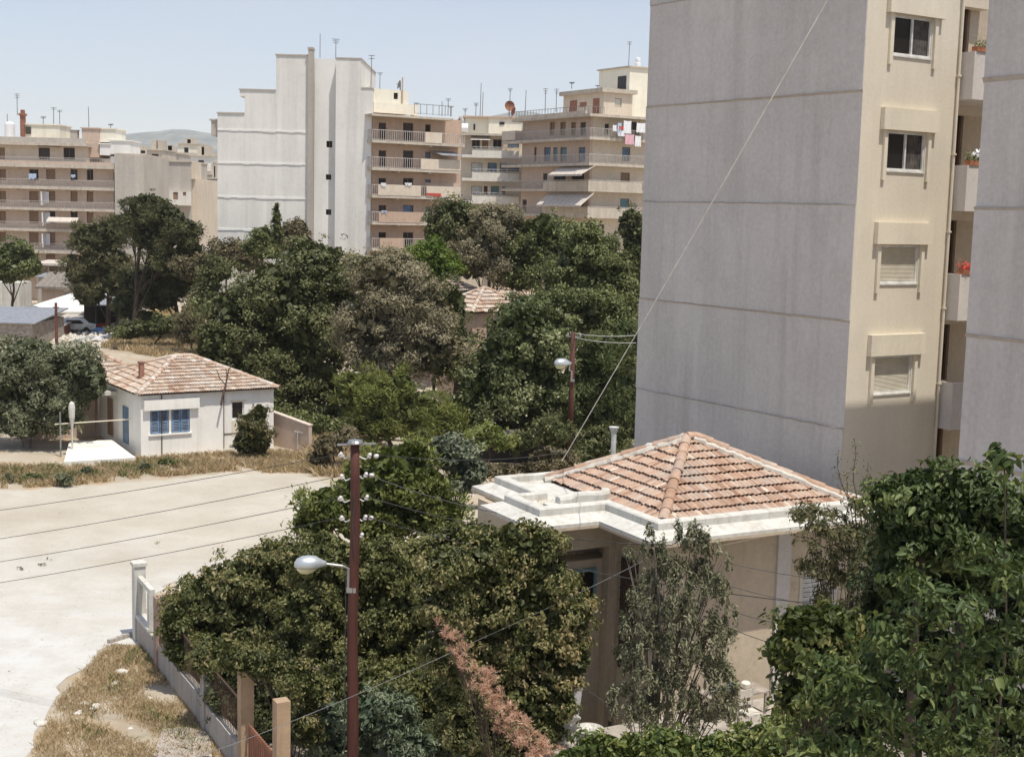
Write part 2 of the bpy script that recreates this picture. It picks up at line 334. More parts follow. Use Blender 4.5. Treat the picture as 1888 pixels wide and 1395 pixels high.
# loose stones scattered over the street
rr = random.Random(12); q = MB()
for k in range(5200):
    px = rr.uniform(-20, 600); py = 880+ (rr.random()**1.3)*520; p = G(px, py)
    if px > 230 and py > 1030+(px-230)*-.35 or (px > 60 and py > 1200): continue
    s = rr.uniform(.008, .026)*(1+.9*(rr.random() < .04)); a = rr.uniform(0, 6.3); h = s*rr.uniform(.4,.9)
    vs2 = [(p.x+math.cos(a+i*1.57)*s*rr.uniform(.6,1.2), p.y+math.sin(a+i*1.57)*s*rr.uniform(.6,1.2), .014) for i in range(4)]+[(p.x, p.y, .014+h)]
    q.add(vs2, [(0,1,4),(1,2,4),(2,3,4),(3,0,4)])
tag(q.build('gravel', tinted('grey and pale gravel', [(0,(.30,.27,.23)),(.4,(.46,.43,.39)),(1,(.66,.64,.60))], .95)), 'loose gravel scattered over the pale street', 'gravel', kind='stuff')
# hills on the horizon
def hills():
    prof = [(-900,318),(-300,300),(100,283),(180,262),(215,252),(255,247),(290,244),(320,239),(345,240),(380,246),(460,258),(600,258),(760,240),(860,222),(905,216),(950,208),(985,209),(1040,226),(1150,260),(1300,300),(1700,330),(2600,360)]
    v = []; f = []; D = 5200; nx = 260; ny = 14; rnd = random.Random(3)
    for i in range(nx):
        px = -900+3500*i/(nx-1)
        for k in range(len(prof)-1):
            if prof[k][0] <= px <= prof[k+1][0]: tt = (px-prof[k][0])/(prof[k+1][0]-prof[k][0]); py = prof[k][1]+(prof[k+1][1]-prof[k][1])*tt; break
        top = U(px, py, D); X = (px-944)/F_PX
        for j in range(ny):
            s_ = j/(ny-1); dd = D-1500+1500*s_ if s_ < 1 else D
            z = top.z*(math.sin(s_*math.pi/2)**1.3) + 14*math.sin(i*.45+j*1.7)*s_*(1-s_)+ rnd.uniform(-6,6)*s_*(1-s_)*2 + (rnd.uniform(-2.5,2.5) if s_ == 1 else 0)
            v.append((top.x*dd/D, dd, z if j else -2))
    for i in range(nx-1):
        for j in range(ny-1): f.append((i*ny+j, (i+1)*ny+j, (i+1)*ny+j+1, i*ny+j+1))
    m_, t, b, o = newmat('scrub covered hillside'); vv = mapping(t, (1,1,1))
    c = ramp(t, noise(t, .012, vv, 9, .7), [(.38, (.075,.09,.085)), (.55, (.14,.15,.14)), (.70, (.36,.35,.33))]); t.links.new(c, b.inputs['Base Color']); b.inputs['Roughness'].default_value = 1  # ramp greyed to carry part of the distance haze
    q = MB(); q.add(v, f); q.box(-9000, 9000, D+1, D+700, -2, 4)
    tag(q.build('hills', m_, smooth=True), kind='structure')
hills()

# ------------------------------------------------------------------ windows, balconies, antennas
def bars(mb, x0, x1, z0, z1, y0, y1, t=.06, mull=1):
    mb.box(x0, x1, y0, y1, z0, z0+t); mb.box(x0, x1, y0, y1, z1-t, z1)
    mb.box(x0, x0+t, y0, y1, z0+t, z1-t); mb.box(x1-t, x1, y0, y1, z0+t, z1-t)
    for k in range(mull):
        c = x0+(x1-x0)*(k+1)/(mull+1); mb.box(c-t/2, c+t/2, y0, y1, z0+t, z1-t)
def win(root, h, kind='dark', fmat='frame_b', rev=.18, y0=0.0):
    x0, x1, z0, z1 = h[:4]; y = y0+rev
    if kind in ('dark', 'glass', 'open'):
        q = MB(); bars(q, x0, x1, z0, z1, y-.07, y-.005, .07, 1 if x1-x0 > .9 else 0); f = q.build('window', M[fmat], root)
        q = MB(); q.box(x0+.05, x1-.05, y-.035, y-.008, z0+.05, z1-.05); q.build('pane', M['glass' if kind == 'glass' else 'dark'], f)
    else:
        q = MB(); bars(q, x0, x1, z0, z1, y-.06, y-.005, .05, 0); f = q.build('window', M[fmat], root)
        q = MB(); n = max(4, int((z1-z0-.1)/.11)); dz = (z1-z0-.1)/n
        for i in range(n): za = z0+.05+i*dz; q.add([(x0+.05,y-.05,za),(x1-.05,y-.05,za),(x1-.05,y-.02,za+dz),(x0+.05,y-.02,za+dz)], [(0,1,2,3)])
        q.build('shutter', M[kind], f)
def rail(mb, x0, x1, y, z0, h=.95, sp=.16, t=.018):
    mb.box(x0, x1, y-.025, y+.025, z0+h-.05, z0+h); mb.box(x0, x1, y-.02, y+.02, z0+.06, z0+.09)
    n = max(1, int((x1-x0)/sp))
    for i in range(n+1): c = x0+(x1-x0)*i/n; mb.box(c-t, c+t, y-t, y+t, z0, z0+h-.05, skip=('t','b'))
def railside(mb, y0, y1, x, z0, h=.95, sp=.2, t=.018):
    mb.box(x-.025, x+.025, y0, y1, z0+h-.05, z0+h)
    n = max(1, int((y1-y0)/sp))
    for i in range(n+1): c = y0+(y1-y0)*i/n; mb.box(x-t, x+t, c-t, c+t, z0, z0+h-.05, skip=('t','b'))
def balcony(F, root, px0, px1, pyt, pyb, proj=1.2, kind='bars', mat='balc', panels=(), h=.95, side=True, y0=0.0, sp=.16):
    x0, x1, zb, zt = F.rect(px0, px1, pyt, pyb, y0-proj)
    q = MB(); q.box(x0, x1, y0-proj, y0-.002, zb, zt)
    n = int((x1-x0)/3)
    for k in range(1, n): c = x0+(x1-x0)*k/n+random.uniform(-.5,.5); q.box(c-.08, c+.08, y0-proj+.1, y0-.01, zb-.14, zb)
    if kind == 'panel': q.box(x0, x1, y0-proj, y0-proj+.1, zt, zt+h)
    b = q.build('balcony', M[mat], root)
    if kind in ('bars', 'mesh'):
        r = MB(); rail(r, x0+.03, x1-.03, y0-proj+.06, zt, h, sp)
        if side: railside(r, y0-proj+.1, y0, x0+.05, zt, h); railside(r, y0-proj+.1, y0, x1-.05, zt, h)
        r.build('railing', M['rail'], b)
    for (pa, pb, pm) in panels:
        a = F.hit(pa, pyt, y0-proj)[0]; c = F.hit(pb, pyt, y0-proj)[0]; r = MB(); r.box(a, c, y0-proj-.03, y0-proj+.03, zt-.02, zt+h+.02); r.build('parapet_panel', M[pm], b)
    return x0, x1, zb, zt
def slab(F, root, px0, px1, pyt, pyb, proj, back, name='roof', mat='balc'):
    x0, x1, zb, zt = F.rect(px0, px1, pyt, pyb, -proj); q = MB(); q.box(x0, x1, -proj, back, zb, zt); q.build(name, M[mat], root); return x0, x1, zb, zt
def antenna(px, py0, py1, Y, label, kind=0, lean=0, arms=3):
    b = U(px, py1, Y); t = U(px, py0, Y); h = t.z-b.z
    a = thing('tv_antenna', label, 'antenna', (b.x, b.y, b.z), random.uniform(-.6,.6), 'television antennas on the rooftops')
    q = MB(); r = .00030*Y*1.0; q.tube([(0,0,-.05),(lean*h,0,h)], [r, r*.8], 5); q.build('mast', M['mast'], a)
    if kind != 2:
        q = MB(); r2 = r*.65
        for k in range(arms):
            z = h*(1-.02-.09*k); wd = (.55 if kind == 0 else .9)*(1-.2*k)*max(.7, Y/150); q.obox((lean*z-wd*.5,0,z),(lean*z+wd*.5,0.15,z+.03), r2*1.6, r2*1.6)
            for s_ in (-.4,-.15,.15,.4): q.obox((lean*z+wd*s_,-.28,z),(lean*z+wd*s_,.28,z+.02), r2, r2)
        q.build('aerial', M['mast'], a)
def building_body(F, root, rect, depth, holes=(), mat='tan', name='wall', y0=0.0, zbase=None, rev=.18):
    x0, x1, zb, zt = rect; q = MB(); q.shell(x0, x1, zb if zbase is None else zbase, zt, depth, [h for h in holes], y0, rev); return q.build(name, M[mat], root)

# ------------------------------------------------------------------ large grey and cream apartment block on the right
def big_block():
    A = Fr(8.87, 35.4, GRID)                      # cream face
    rt = A.root('apartment_building', 'tall grey and cream apartment block at the right edge', 'apartment block')
    ZT = 24.0
    W = 3.62
    base = A.rect(1635, 1705, 240, 315)            # second window
    wx0, wx1 = base[0], base[1]; wz0, wz1 = base[2]+.02, base[3]-.02
    st = 2.985
    holes = [(wx0, wx1, wz0+st*k, wz1+st*k) for k in (-2,-1,0,1,2)]
    A_wall = MB().shell(0.0, W, 0, ZT, 8.4, holes, 0, .12); wall = A_wall.build('front_wall', M['yellow'], rt)
    for i, h in enumerate(holes):
        k = i-2; x0, x1, z0, z1 = h; lab = i < 2
        q = MB(); bars(q, x0, x1, z0, z1, .02, .10, .055, 0 if lab else 1); q.box(x0-.02, x1+.02, -.035, .11, z0-.045, z0-.003)
        f = q.build('window', M['frame_w'], rt)
        if lab:
            q = MB(); zt_ = z1-.03; n = 26; dz = (z1-z0-.09)/n
            for j in range(n):
                za = z0+.06+j*dz; q.add([(x0+.05,.075,za),(x1-.05,.075,za),(x1-.05,.052,za+dz*.5),(x0+.05,.052,za+dz*.5),(x1-.05,.075,za+dz),(x0+.05,.075,za+dz)], [(0,1,2,3),(3,2,4,5)])
            q.build('roller_blind', M['blind'], f)
        else:
            q = MB(); q.box(x0+.05, x1-.05, .075, .08, z0+.05, z1-.05); q.build('pane', M['glass'], f)
            q = MB(); xm = (x0+x1)/2 if i != 4 else x0+(x1-x0)*.42
            for s_ in range(12):
                a = xm+.04+(x1-xm-.12)*s_/12; b_ = xm+.04+(x1-xm-.12)*(s_+.9)/12; q.box(a, b_, .066+.004*(s_ % 2), .072+.002*(s_ % 2), z0+.06, z1-.07)
            q.build('curtain', M['curtain'], f)
        # side jambs and projecting hood with cheeks
        for sx in (x0-.17, x1+.05):
            q = MB(); q.box(sx, sx+.12, -.075, 0-.002, z0-.26, z1+.03); q.build('jamb', M['trim'], f)
        q = MB(); q.box(x0-.30, x1+.36, -.15, -.002, z1+.03, z1+.60); q.build('window_hood', M['trim'], f)
    # grey left end wall, one panel per storey with drip ledges
    P0 = Vector((4.02, 42.8)); P1 = Vector((8.87, 35.4)); Lw = (P1-P0).length; d = (P1-P0).normalized()
    ang = math.atan2(d.y, d.x)-A.rz; o_l = Vector(((P0-A.o).dot(A.d), (P0-A.o).dot(A.n)))
    def loc(s, o): dd = Vector((math.cos(ang), math.sin(ang))); nn_ = Vector((-dd.y, dd.x)); p = o_l+dd*s+nn_*o; return p
    zs = [0, 2.5, 5.5, 8.47, 11.36, 14.39, 17.33, 20.4, ZT]
    q = MB()
    for i in range(len(zs)-1):
        off = [0,.015,-.012,.01,-.015,.012,-.01,.01][i]
        a, b_, c, e = loc(-.06*(i % 2), off-.02), loc(Lw-.003, off-.02), loc(Lw-.003, .3), loc(0, .3)
        za, zb = zs[i], zs[i+1]
        q.prism([a, b_, c, e], za, zb)
    q.build('end_wall', M['conc_grey'], rt)
    for z in zs[1:-1]:
        q = MB(); n = 24; rr = random.Random(int(z*10)); pr = []
        for k in range(n+1): pr.append((k/n*Lw, rr.uniform(-.012,.012)))
        for k in range(n):
            s0, e0 = pr[k]; s1, e1 = pr[k+1]
            a, b_ = loc(s0, -.06), loc(s1, -.06); a2, b2 = loc(s0, 0.05), loc(s1, 0.05); t0 = .09+.05*s0/Lw; t1 = .09+.05*s1/Lw
            q.add([(a.x,a.y,z+e0),(b_.x,b_.y,z+e1),(b2.x,b2.y,z+.02+e1),(a2.x,a2.y,z+.02+e0),(a2.x,a2.y,z-t0),(b2.x,b2.y,z-t1)], [(0,1,2,3),(4,5,1,0)])
        q.build('drip_ledge', M['ledge'], rt)
    q = MB(); q.box(.05, W+5, .1, 8.3, ZT, ZT+.35); q.build('roof', M['conc_grey'], rt)
    # downpipe at the end of the cream face
    q = MB(); q.tube([(W-.09,-.07,.2),(W-.09,-.07,ZT-.2)], .035, 8)
    for k in range(11): q.box(W-.14, W-.04, -.12, 0, 1.1+k*2.1, 1.15+k*2.1)
    q.build('downpipe', M['trim'], rt)
    # recess with balconies
    q = MB(); q.shell(W, W+6, 0, ZT, 5.0, [(W+.95, W+1.9, 2.985*k+st_, 2.985*k+st_+2.15) for k, st_ in ((i, .42) for i in range(0, 8))], 1.35, .15)
    q.build('recess_wall', M['house_tan'], rt)  # darker tan than the front wall, standing in for balcony shade
    for i in range(1, 7):
        win(rt, (W+.95, W+1.9, 2.985*i+.42, 2.985*i+2.57), 'dark', 'frame_b', .15, 1.35)
        q = MB(); q.box(W+.62, W+2.3, 1.0, 1.348, 2.985*i+2.1, 2.985*i+2.62); q.build('door_hood', M['cream'], rt)
    bz = [A.hit(1750, 640, -.5)[1]]
    for k, (pt, pb, px) in enumerate(((97,185,1772),(305,389,1760),(504,589,1742),(703,788,1731))):
        zt_ = A.hit(px, pt, 0)[1]; zb_ = A.hit(px, pb, 0)[1]
        q = MB(); q.box(W+.02, W+.12, -.46, 1.34, zb_, zt_)                 # left cheek
        q.box(W+.12, W+.75, -.46, -.36, zb_, zt_); q.box(W+.75, W+4, -.46, -.36, zb_, zb_+.42)
        q.box(W+.12, W+4, -.36, 1.34, zb_, zb_+.14)
        b_ = q.build('balcony', M['balc_grey'], rt)
        r = MB(); rail(r, W+.78, W+3.9, -.41, zb_+.42, zt_-zb_-.42, .12, .012); r.build('railing', M['iron'], b_)
        if k in (0, 1, 2):
            lab = ['green potted plants along the topmost balcony edge of the right block', 'white flowering plant in a clay trough on the second balcony of the right block', 'red flower trough on the third balcony down of the right block'][k]
            p = A.w(W+.42, -.40, zt_); tr = thing('potted_plant', lab, 'plant', p, A.rz, 'plants on the balconies of the right block')
            q = MB(); q.prism([(-.34,-.09),(.34,-.09),(.36,.09),(-.36,.09)], 0, .13); q.build('trough', M['terracotta'], tr)
            q = MB(); rr = random.Random(k+5)
            for _ in range(170):
                c = Vector((rr.uniform(-.34,.34), rr.gauss(0,.06), .13+abs(rr.gauss(0,.11)))); a = Vector((rr.gauss(0,1),rr.gauss(0,1),rr.gauss(.5,1))).normalized()*.05; b2 = a.orthogonal().normalized()*.022
                q.add([c-a, c+b2, c+a, c-b2], [(0,1,2,3)])
            q.build('foliage', M['l_green' if k < 2 else 'cloth_r'], tr)
            if k == 1:
                q = MB()
                for _ in range(80):
                    c = Vector((rr.uniform(-.12,.2), rr.gauss(0,.07), .22+abs(rr.gauss(0,.1)))); a = Vector((rr.gauss(0,1),rr.gauss(0,1),rr.gauss(0,1))).normalized()*.045; b2 = a.orthogonal().normalized()*.04
                    q.add([c-a, c+b2, c+a, c-b2], [(0,1,2,3)])
                q.build('blossom', M['cloth_w'], tr)
    z3 = A.hit(1775, 504, -.5)[1]
    for j, (mat_, nm, x, wd, dz) in enumerate((('cloth_w','white towel hung over the third balcony of the right block', W+.80,.16,.5),('cloth_r','red cloth hung over the third balcony of the right block', W+.98,.2,.75))):
        p = A.w(x, -.50, z3); q = MB(); n = 6
        q.v = []; 
        for r_ in range(n+1):
            for s_ in range(5): q.v.append((wd*s_/4, .02*math.sin(s_*2.2+r_*.6)-.02, .03-dz*r_/n))
        q.f = [(r_*5+s_, r_*5+s_+1, (r_+1)*5+s_+1, (r_+1)*5+s_) for r_ in range(n) for s_ in range(4)]; q.t = [.5]*len(q.f)
        c = q.build('hanging_cloth', M[mat_]); c.location = p; c.rotation_euler = (0,0,A.rz); tag(c, nm, 'laundry')
    # nearer grey wing
    B = Fr(10.68, 31.6, (-.53, .848)) # direction of the wall going away; the wing lies to its right
    l0 = Vector(((B.o-A.o).dot(A.d), (B.o-A.o).dot(A.n)))
    q = MB(); zz = [0, 2.45, 5.4, 8.4, 11.4, 14.35, 17.3, 20.35]
    for i in range(len(zz)-1):
        e = [0,.012,-.012][i % 3]; q.prism([(l0.x-e, l0.y-14), (l0.x+9, l0.y-14), (l0.x+9, l0.y+e), (l0.x-e, l0.y+e)], zz[i], zz[i+1])
    q.build('wing_wall', M['conc_grey'], rt)
    for z in zz[1:-1]:
        q = MB(); x = l0.x; y0_ = l0.y-14; y1_ = l0.y
        q.add([(x-.045,y0_,z),(x-.045,y1_+.02,z),(x+.02,y1_+.02,z+.02),(x+.02,y0_,z+.02),(x+.02,y1_+.02,z-.12),(x+.02,y0_,z-.12)], [(0,1,2,3)[::-1],(5,4,1,0)[::-1]])
        q.build('wing_ledge', M['ledge'], rt)
big_block()

# ------------------------------------------------------------------ tiled roofs
def roof_plane(mb, A, B, C, D, course=.36, tw=.23, amp=.028, lip=.05, seed=1, miss=0.0, single=False):
    A, B, C, D = map(Vector, (A, B, C, D)); rr = random.Random(seed)
    s = (B-A); Ls = s.length; s.normalize(); mid = (C+D)/2
    tdir = (mid-A) - s*(mid-A).dot(s); Lt = tdir.length; tdir.normalize(); n = s.cross(tdir).normalized()
    if n.z < 0: n = -n
    sd = (D-A).dot(s); sc_ = (C-A).dot(s)
    def lim(t): k = max(0, min(1, t/Lt)); return sd*k, Ls+(sc_-Ls)*k
    nr = int(math.ceil(Lt/course))
    prof = [(0,0),(.12,.9),(.26,1),(.40,.25),(.5,.1),(.62,.9),(.78,1),(.9,.2)]
    if tw < .16: prof = [(0,0),(.15,.55),(.35,1),(.62,1),(.84,.5)]
    for r in range(nr):
        t0 = r*course; t1 = min(Lt, t0+course*1.12); wob = rr.uniform(-.012,.012)
        nc = int(Ls/tw)+2
        for c in range(-1, nc):
            s0 = c*tw + (r % 2)*tw*.5; a, b_ = lim((t0+t1)/2)
            if s0+tw < a or s0 > b_: continue
            if rr.random() < miss: continue
            jz = rr.uniform(-.008,.014); js = rr.uniform(-.006,.006); jt = rr.uniform(-.018,.018); tint = min(1, max(0, rr.gauss(.48,.22)))
            lo = []; hi = []
            for k, (ps, ph) in enumerate(prof+[(1,0)]):
                for tt, L_, hz in ((t0+jt+wob, lo, lip+jz), (t1, hi, .004)):
                    la, lb = lim(tt); ss = min(max(s0+ps*tw+js, la), lb)
                    L_.append(A+s*ss+tdir*tt+n*(hz+ph*amp))
            und = [p-n*.018 for p in lo]; N = len(lo)
            if (lo[0]-lo[-1]).length < .02 and (hi[0]-hi[-1]).length < .02: continue
            mb.add(lo+hi+und, [(i, i+1, N+i+1, N+i) for i in range(N-1)]+[(2*N+i, 2*N+i+1, i+1, i) for i in range(N-1)], tint)
def ridge(mb, P, Q, r=.13, L_=.42, seed=0, over=.03):
    P = Vector(P); Q = Vector(Q); d = (Q-P); n = max(1, round(d.length/L_)); d.normalize(); side = d.cross(Vector((0,0,1))).normalized(); up = side.cross(d); rr = random.Random(seed); l = (Q-P).length/n
    for i in range(n):
        a = P+d*(i*l-over); b_ = P+d*((i+1)*l+over); vs = []; j = side*rr.uniform(-.012,.012)+up*rr.uniform(-.01,.012)
        for p, rad in ((a, r*1.12), (b_, r*.9)):
            for k in range(9): an = math.pi*(-.08+1.16*k/8); vs.append(p+j+side*math.cos(an)*rad+up*(math.sin(an)*rad*.85))
        vs2 = [v - up*.02 - (v-(a if i2 < 9 else b_)).normalized()*.02 for i2, v in enumerate(vs)]
        mb.add(vs+vs2, [(k, k+1, 10+k, 9+k) for k in range(8)] + [(k+1, k, 18+k, 19+k) for k in range(8)], min(1, max(0, rr.gauss(.45,.2))))
def bumpy(mb, P, Q, r, seed=0, seg=.18):                 # rough mortar bead
    P = Vector(P); Q = Vector(Q); n = max(2, int((Q-P).length/seg)); rr = random.Random(seed)
    mb.tube([P.lerp(Q, i/n)+Vector((rr.uniform(-.3,.3)*r, rr.uniform(-.3,.3)*r, rr.uniform(-.2,.2)*r)) for i in range(n+1)], [r*rr.uniform(.75,1.25) for _ in range(n+1)], 7)
def roof_set(rt, x0, x1, y0, y1, ze, peak0, peak1, zp, tile='tile', course=.36, tw=.23, seed=0, planes='flrb', amp=.028, lip=.05, rr=.13):
    a, b, c, d = (x0,y0,ze), (x1,y0,ze), (x1,y1,ze), (x0,y1,ze); p = (*peak0, zp); q_ = (*peak1, zp)
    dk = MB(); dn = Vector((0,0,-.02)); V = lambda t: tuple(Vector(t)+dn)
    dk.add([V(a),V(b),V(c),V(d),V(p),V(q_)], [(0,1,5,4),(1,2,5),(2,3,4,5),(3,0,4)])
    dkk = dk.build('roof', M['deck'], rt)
    tl = MB()
    if peak0[0] == peak1[0] and peak0[1] != peak1[1]:     # ridge runs away: front and back are triangles
        roof_plane(tl, a, b, p, p, course, tw, amp, lip, seed); roof_plane(tl, b, c, q_, p, course, tw, amp, lip, seed+1); roof_plane(tl, c, d, q_, q_, course, tw, amp, lip, seed+2); roof_plane(tl, d, a, p, q_, course, tw, amp, lip, seed+3)
        hips = ((a,p),(b,p),(c,q_),(d,q_))
    else:
        roof_plane(tl, a, b, q_, p, course, tw, amp, lip, seed); roof_plane(tl, b, c, q_, q_, course, tw, amp, lip, seed+1); roof_plane(tl, c, d, p, q_, course, tw, amp, lip, seed+2); roof_plane(tl, d, a, p, p, course, tw, amp, lip, seed+3)
        hips = ((a,p),(b,q_),(c,q_),(d,p))
    tl.build('tiles', M[tile], dkk)
    rd = MB(); up = Vector((0,0,.05))
    for i, (u_, v_) in enumerate(hips): ridge(rd, Vector(u_)+up, Vector(v_)+up, rr, .42, seed+i)
    if (Vector(p)-Vector(q_)).length > .2: ridge(rd, Vector(p)+up, Vector(q_)+up, rr, .42, seed+9)
    rd.build('ridge_tiles', M[tile], dkk); return dkk, hips

# ------------------------------------------------------------------ near house with white parapet
def near_house():
    H = Fr(3.42, 29.17, (.880, .475)); rt = H.root('house', 'old tan house under a steep terracotta pyramid roof ringed by a white parapet', 'house')
    w_, dp, ze = 5.6, 5.15, 7.22
    dkk, hips = roof_set(rt, 0, w_, 0, dp, ze, (2.55, 2.75), (2.8, 2.75), 8.53, 'tile', .305, .128, 11, rr=.125, lip=.062, amp=.026)
    mo = MB()
    for (a, b) in (hips[1], hips[3]):
        for sd in (-1, 1):
            d_ = (Vector(b)-Vector(a)).normalized(); s_ = d_.cross(Vector((0,0,1))).normalized()*.15*sd
            bumpy(mo, Vector(a)+s_+Vector((0,0,.02)), Vector(b)+s_+Vector((0,0,.0)), .085, 3+sd, .11)
    for a, b in (((0,0,ze),(w_,0,ze)),((0,0,ze),(0,1.9,ze))): bumpy(mo, Vector(a)+Vector((0,-.05,0)), Vector(b)+Vector((0,-.05,0)), .05, 5)
    # white lime wash slapped along the right hip and the back
    bumpy(mo, (0,dp,ze+.02), (2.5,2.8,8.55), .11, 9)
    mo.build('mortar', M['mortar'], dkk)
    path = [(-1.35,5.5),(-1.35,3.45),(-2.15,3.45),(-2.15,1.75),(-.40,1.75),(-.40,-.40),(w_+.3,-.40),(w_+.3,5.5)]
    q = MB(); zt = 7.36
    q.sweep(path, [(-.24,7.10),(.0,7.10),(.0,zt-.03),(-.03,zt),(-.22,zt+.01),(-.24,zt-.02)], closed=True)
    q.sweep(path, [(-.02,7.18),(.05,7.18),(.42,7.05),(.42,6.98),(-.02,6.98)], closed=True)
    # flat top slab between parapet and walls
    par = q.build('parapet', M['white_paint'], rt)
    q = MB(); q.prism([(-.55,-.55),(w_+.4,-.55),(w_+.4,5.6),(-1.5,5.6),(-1.5,3.3),(-2.3,3.3),(-2.3,1.6),(-.55,1.6)], 6.90, 7.09); q.prism([(-.2,-.2),(w_+.15,-.2),(w_+.15,5.3),(-1.2,5.3),(-1.2,3.3),(-2.0,3.3),(-2.0,1.9),(-.2,1.9)], 7.09, 7.2)
    q.build('roof_slab', M['white_paint'], rt)
    q = MB(); q.sweep(path, [(.30,6.91),(.43,6.91),(.43,6.978),(.30,6.978)], closed=True); q.build('eave', M['house_tan'], rt)
    # scroll shaped little wall left on the terrace
    q = MB(); cv = [(-1.45,2.15),(-1.15,2.18),(-.98,2.35),(-.75,2.42),(-.45,2.38),(-.22,2.30),(0.02,2.42),(.12,2.62)]
    sm = []
    for i in range(len(cv)-1):
        for k in range(4):
            t = k/4; a = Vector(cv[max(i-1,0)]); b = Vector(cv[i]); c = Vector(cv[i+1]); d = Vector(cv[min(i+2,len(cv)-1)])
            sm.append(.5*((2*b)+(-a+c)*t+(2*a-5*b+4*c-d)*t*t+(-a+3*b-3*c+d)*t**3))
    sm.append(Vector(cv[-1])); q.sweep([(p.x,p.y) for p in sm], [(-.11,7.05),(.11,7.05),(.11,7.44),(.08,7.50),(-.08,7.50),(-.11,7.44)])
    q.box(-1.75,-1.3,1.98,2.3,7.08,7.35)
    q.build('scroll_wall', M['white_paint'], rt)
    rr = random.Random(8); q = MB()
    for _ in range(420):
        u_, v_ = rr.choice(((rr.uniform(-1.9,-.2), rr.uniform(1.95,2.1)), (rr.uniform(-1.95,-1.1), rr.uniform(2.0,3.2)), (rr.uniform(-.2,.05), rr.uniform(1.2,2.6)), (rr.uniform(.1,5.5), rr.uniform(-.14,-.05))))
        c = Vector((u_, v_, 7.2)); a = Vector((rr.gauss(0,.05), rr.gauss(0,.05), rr.uniform(.03,.13))); b = Vector((.008,0,0)); q.add([c-b, c+b, c+a], [(0,1,2)])
    tag(q.build('dry_weeds', M['grass_dry'], rt), kind='stuff')
    # walls
    wl, wf = .12, .10
    hl = [(.75,1.35,3.2,5.9)]
    q = MB()
    fh = []
    for (a, b, c, d) in ((1500,1530,1040,1120),): pass
    F2 = Fr(*H.w(0, wf).xy, H.d)
    r1 = F2.rect(1478, 1545, 1060, 1138); win_r = (r1[0], r1[1], r1[2]-.3, r1[3])
    q.shell(wl, w_+.0, 0, 6.90, .4, [win_r], wf, .16); q.box(wl, w_, wf+.4, 5.2, 0, 6.90)
    q.build('wall', M['house_tan'], rt)
    # shuttered window on the right wall
    f = MB(); x0, x1, z0, z1 = win_r; f.box(x0-.12, x1+.12, wf-.06, wf-.002, z1, z1+.12); f.box(x0-.1, x0, wf-.04, wf-.002, z0, z1); bars(f, x0, x1, z0, z1, wf+.03, wf+.1, .05, 1)
    fo = f.build('window', M['mortar'], rt)
    f = MB(); n = 22
    for i in range(n):
        za = z0+.05+(z1-z0-.1)*i/n; f.box(x0+.05, x1-.05, wf+.02+.02*(i % 2), wf+.06, za, za+.045)
    f.build('shutter', M['metal_w'], fo)
    # pale pilaster, and string course under the eave
    pr = F2.rect(1425, 1449, 1000, 1300); f = MB(); f.box(pr[0], pr[1], wf-.07, wf-.002, 2.2, 6.76); f.build('pilaster', M['conc_grey'], rt)
    f = MB(); f.tube([(1.2,wf-.12,6.55),(pr[0]+.1,wf-.12,6.72)], .022, 6); f.build('conduit', M['trim'], rt)
    # left side wall face (towards the left), tall window with bars
    SL = Fr(*H.w(wl, wf+2.2).xy, (-H.n).to_tuple())   # runs toward the viewer
    q = MB(); X = wl-.002
    q.box(X-.10, X, wf, wf+.3, 2.0, 6.7); q.box(X-.10, X, wf+1.75, wf+2.1, 2.0, 6.7); q.build('side_pier', M['house_tan'], rt)
    q = MB(); q.box(X-.05, X-.01, wf+.95, wf+1.62, 3.4, 6.05); wv = q.build('side_window', M['shut_dk'], rt)
    q = MB()
    for i in range(9): q.box(X-.075, X-.05, wf+.97+i*.075, wf+.99+i*.075, 3.4, 6.05)
    for i in range(9): q.box(X-.08, X-.05, wf+.95, wf+1.62, 3.5+i*.3, 3.53+i*.3)
    q.build('grille', M['iron'], wv)
    # wing under the terrace roof
    q = MB(); q.box(-1.7, wl, 2.25, 5.2, 0, 5.9); q.box(-1.95, wl-.101, 1.95, 5.2, 6.25, 6.89); q.box(-1.9, -1.7, 1.95, 2.2, 2, 6.25); q.box(-.12, wl-.101, 1.95, 2.25, 1.5, 6.25)
    q.box(-1.7, wl, 2.8, 5.2, 5.9, 6.25)
    q.build('wing_wall', M['house_tan'], rt)
    q = MB(); bars(q, -1.5, -.3, 4.4, 5.7, 2.18, 2.248, .07, 1); ww = q.build('window', M['shut_teal'], rt)
    q = MB(); q.box(-1.45, -.35, 2.22, 2.245, 4.45, 5.65); q.build('pane', M['glass'], ww)
    # basement opening seen low down
    q = MB(); q.box(-.02+wl-.14, wl-.102+0.0, wf+.45, wf+.72, 2.55, 3.1); 
    pz = F2.rect(1100, 1122, 1290, 1335, .0)
    q = MB(); q.box(X-.04, X-.003, wf+.35, wf+.70, 2.35, 2.95); q.build('basement_window', M['dark'], rt)
    return H
NH = near_house()

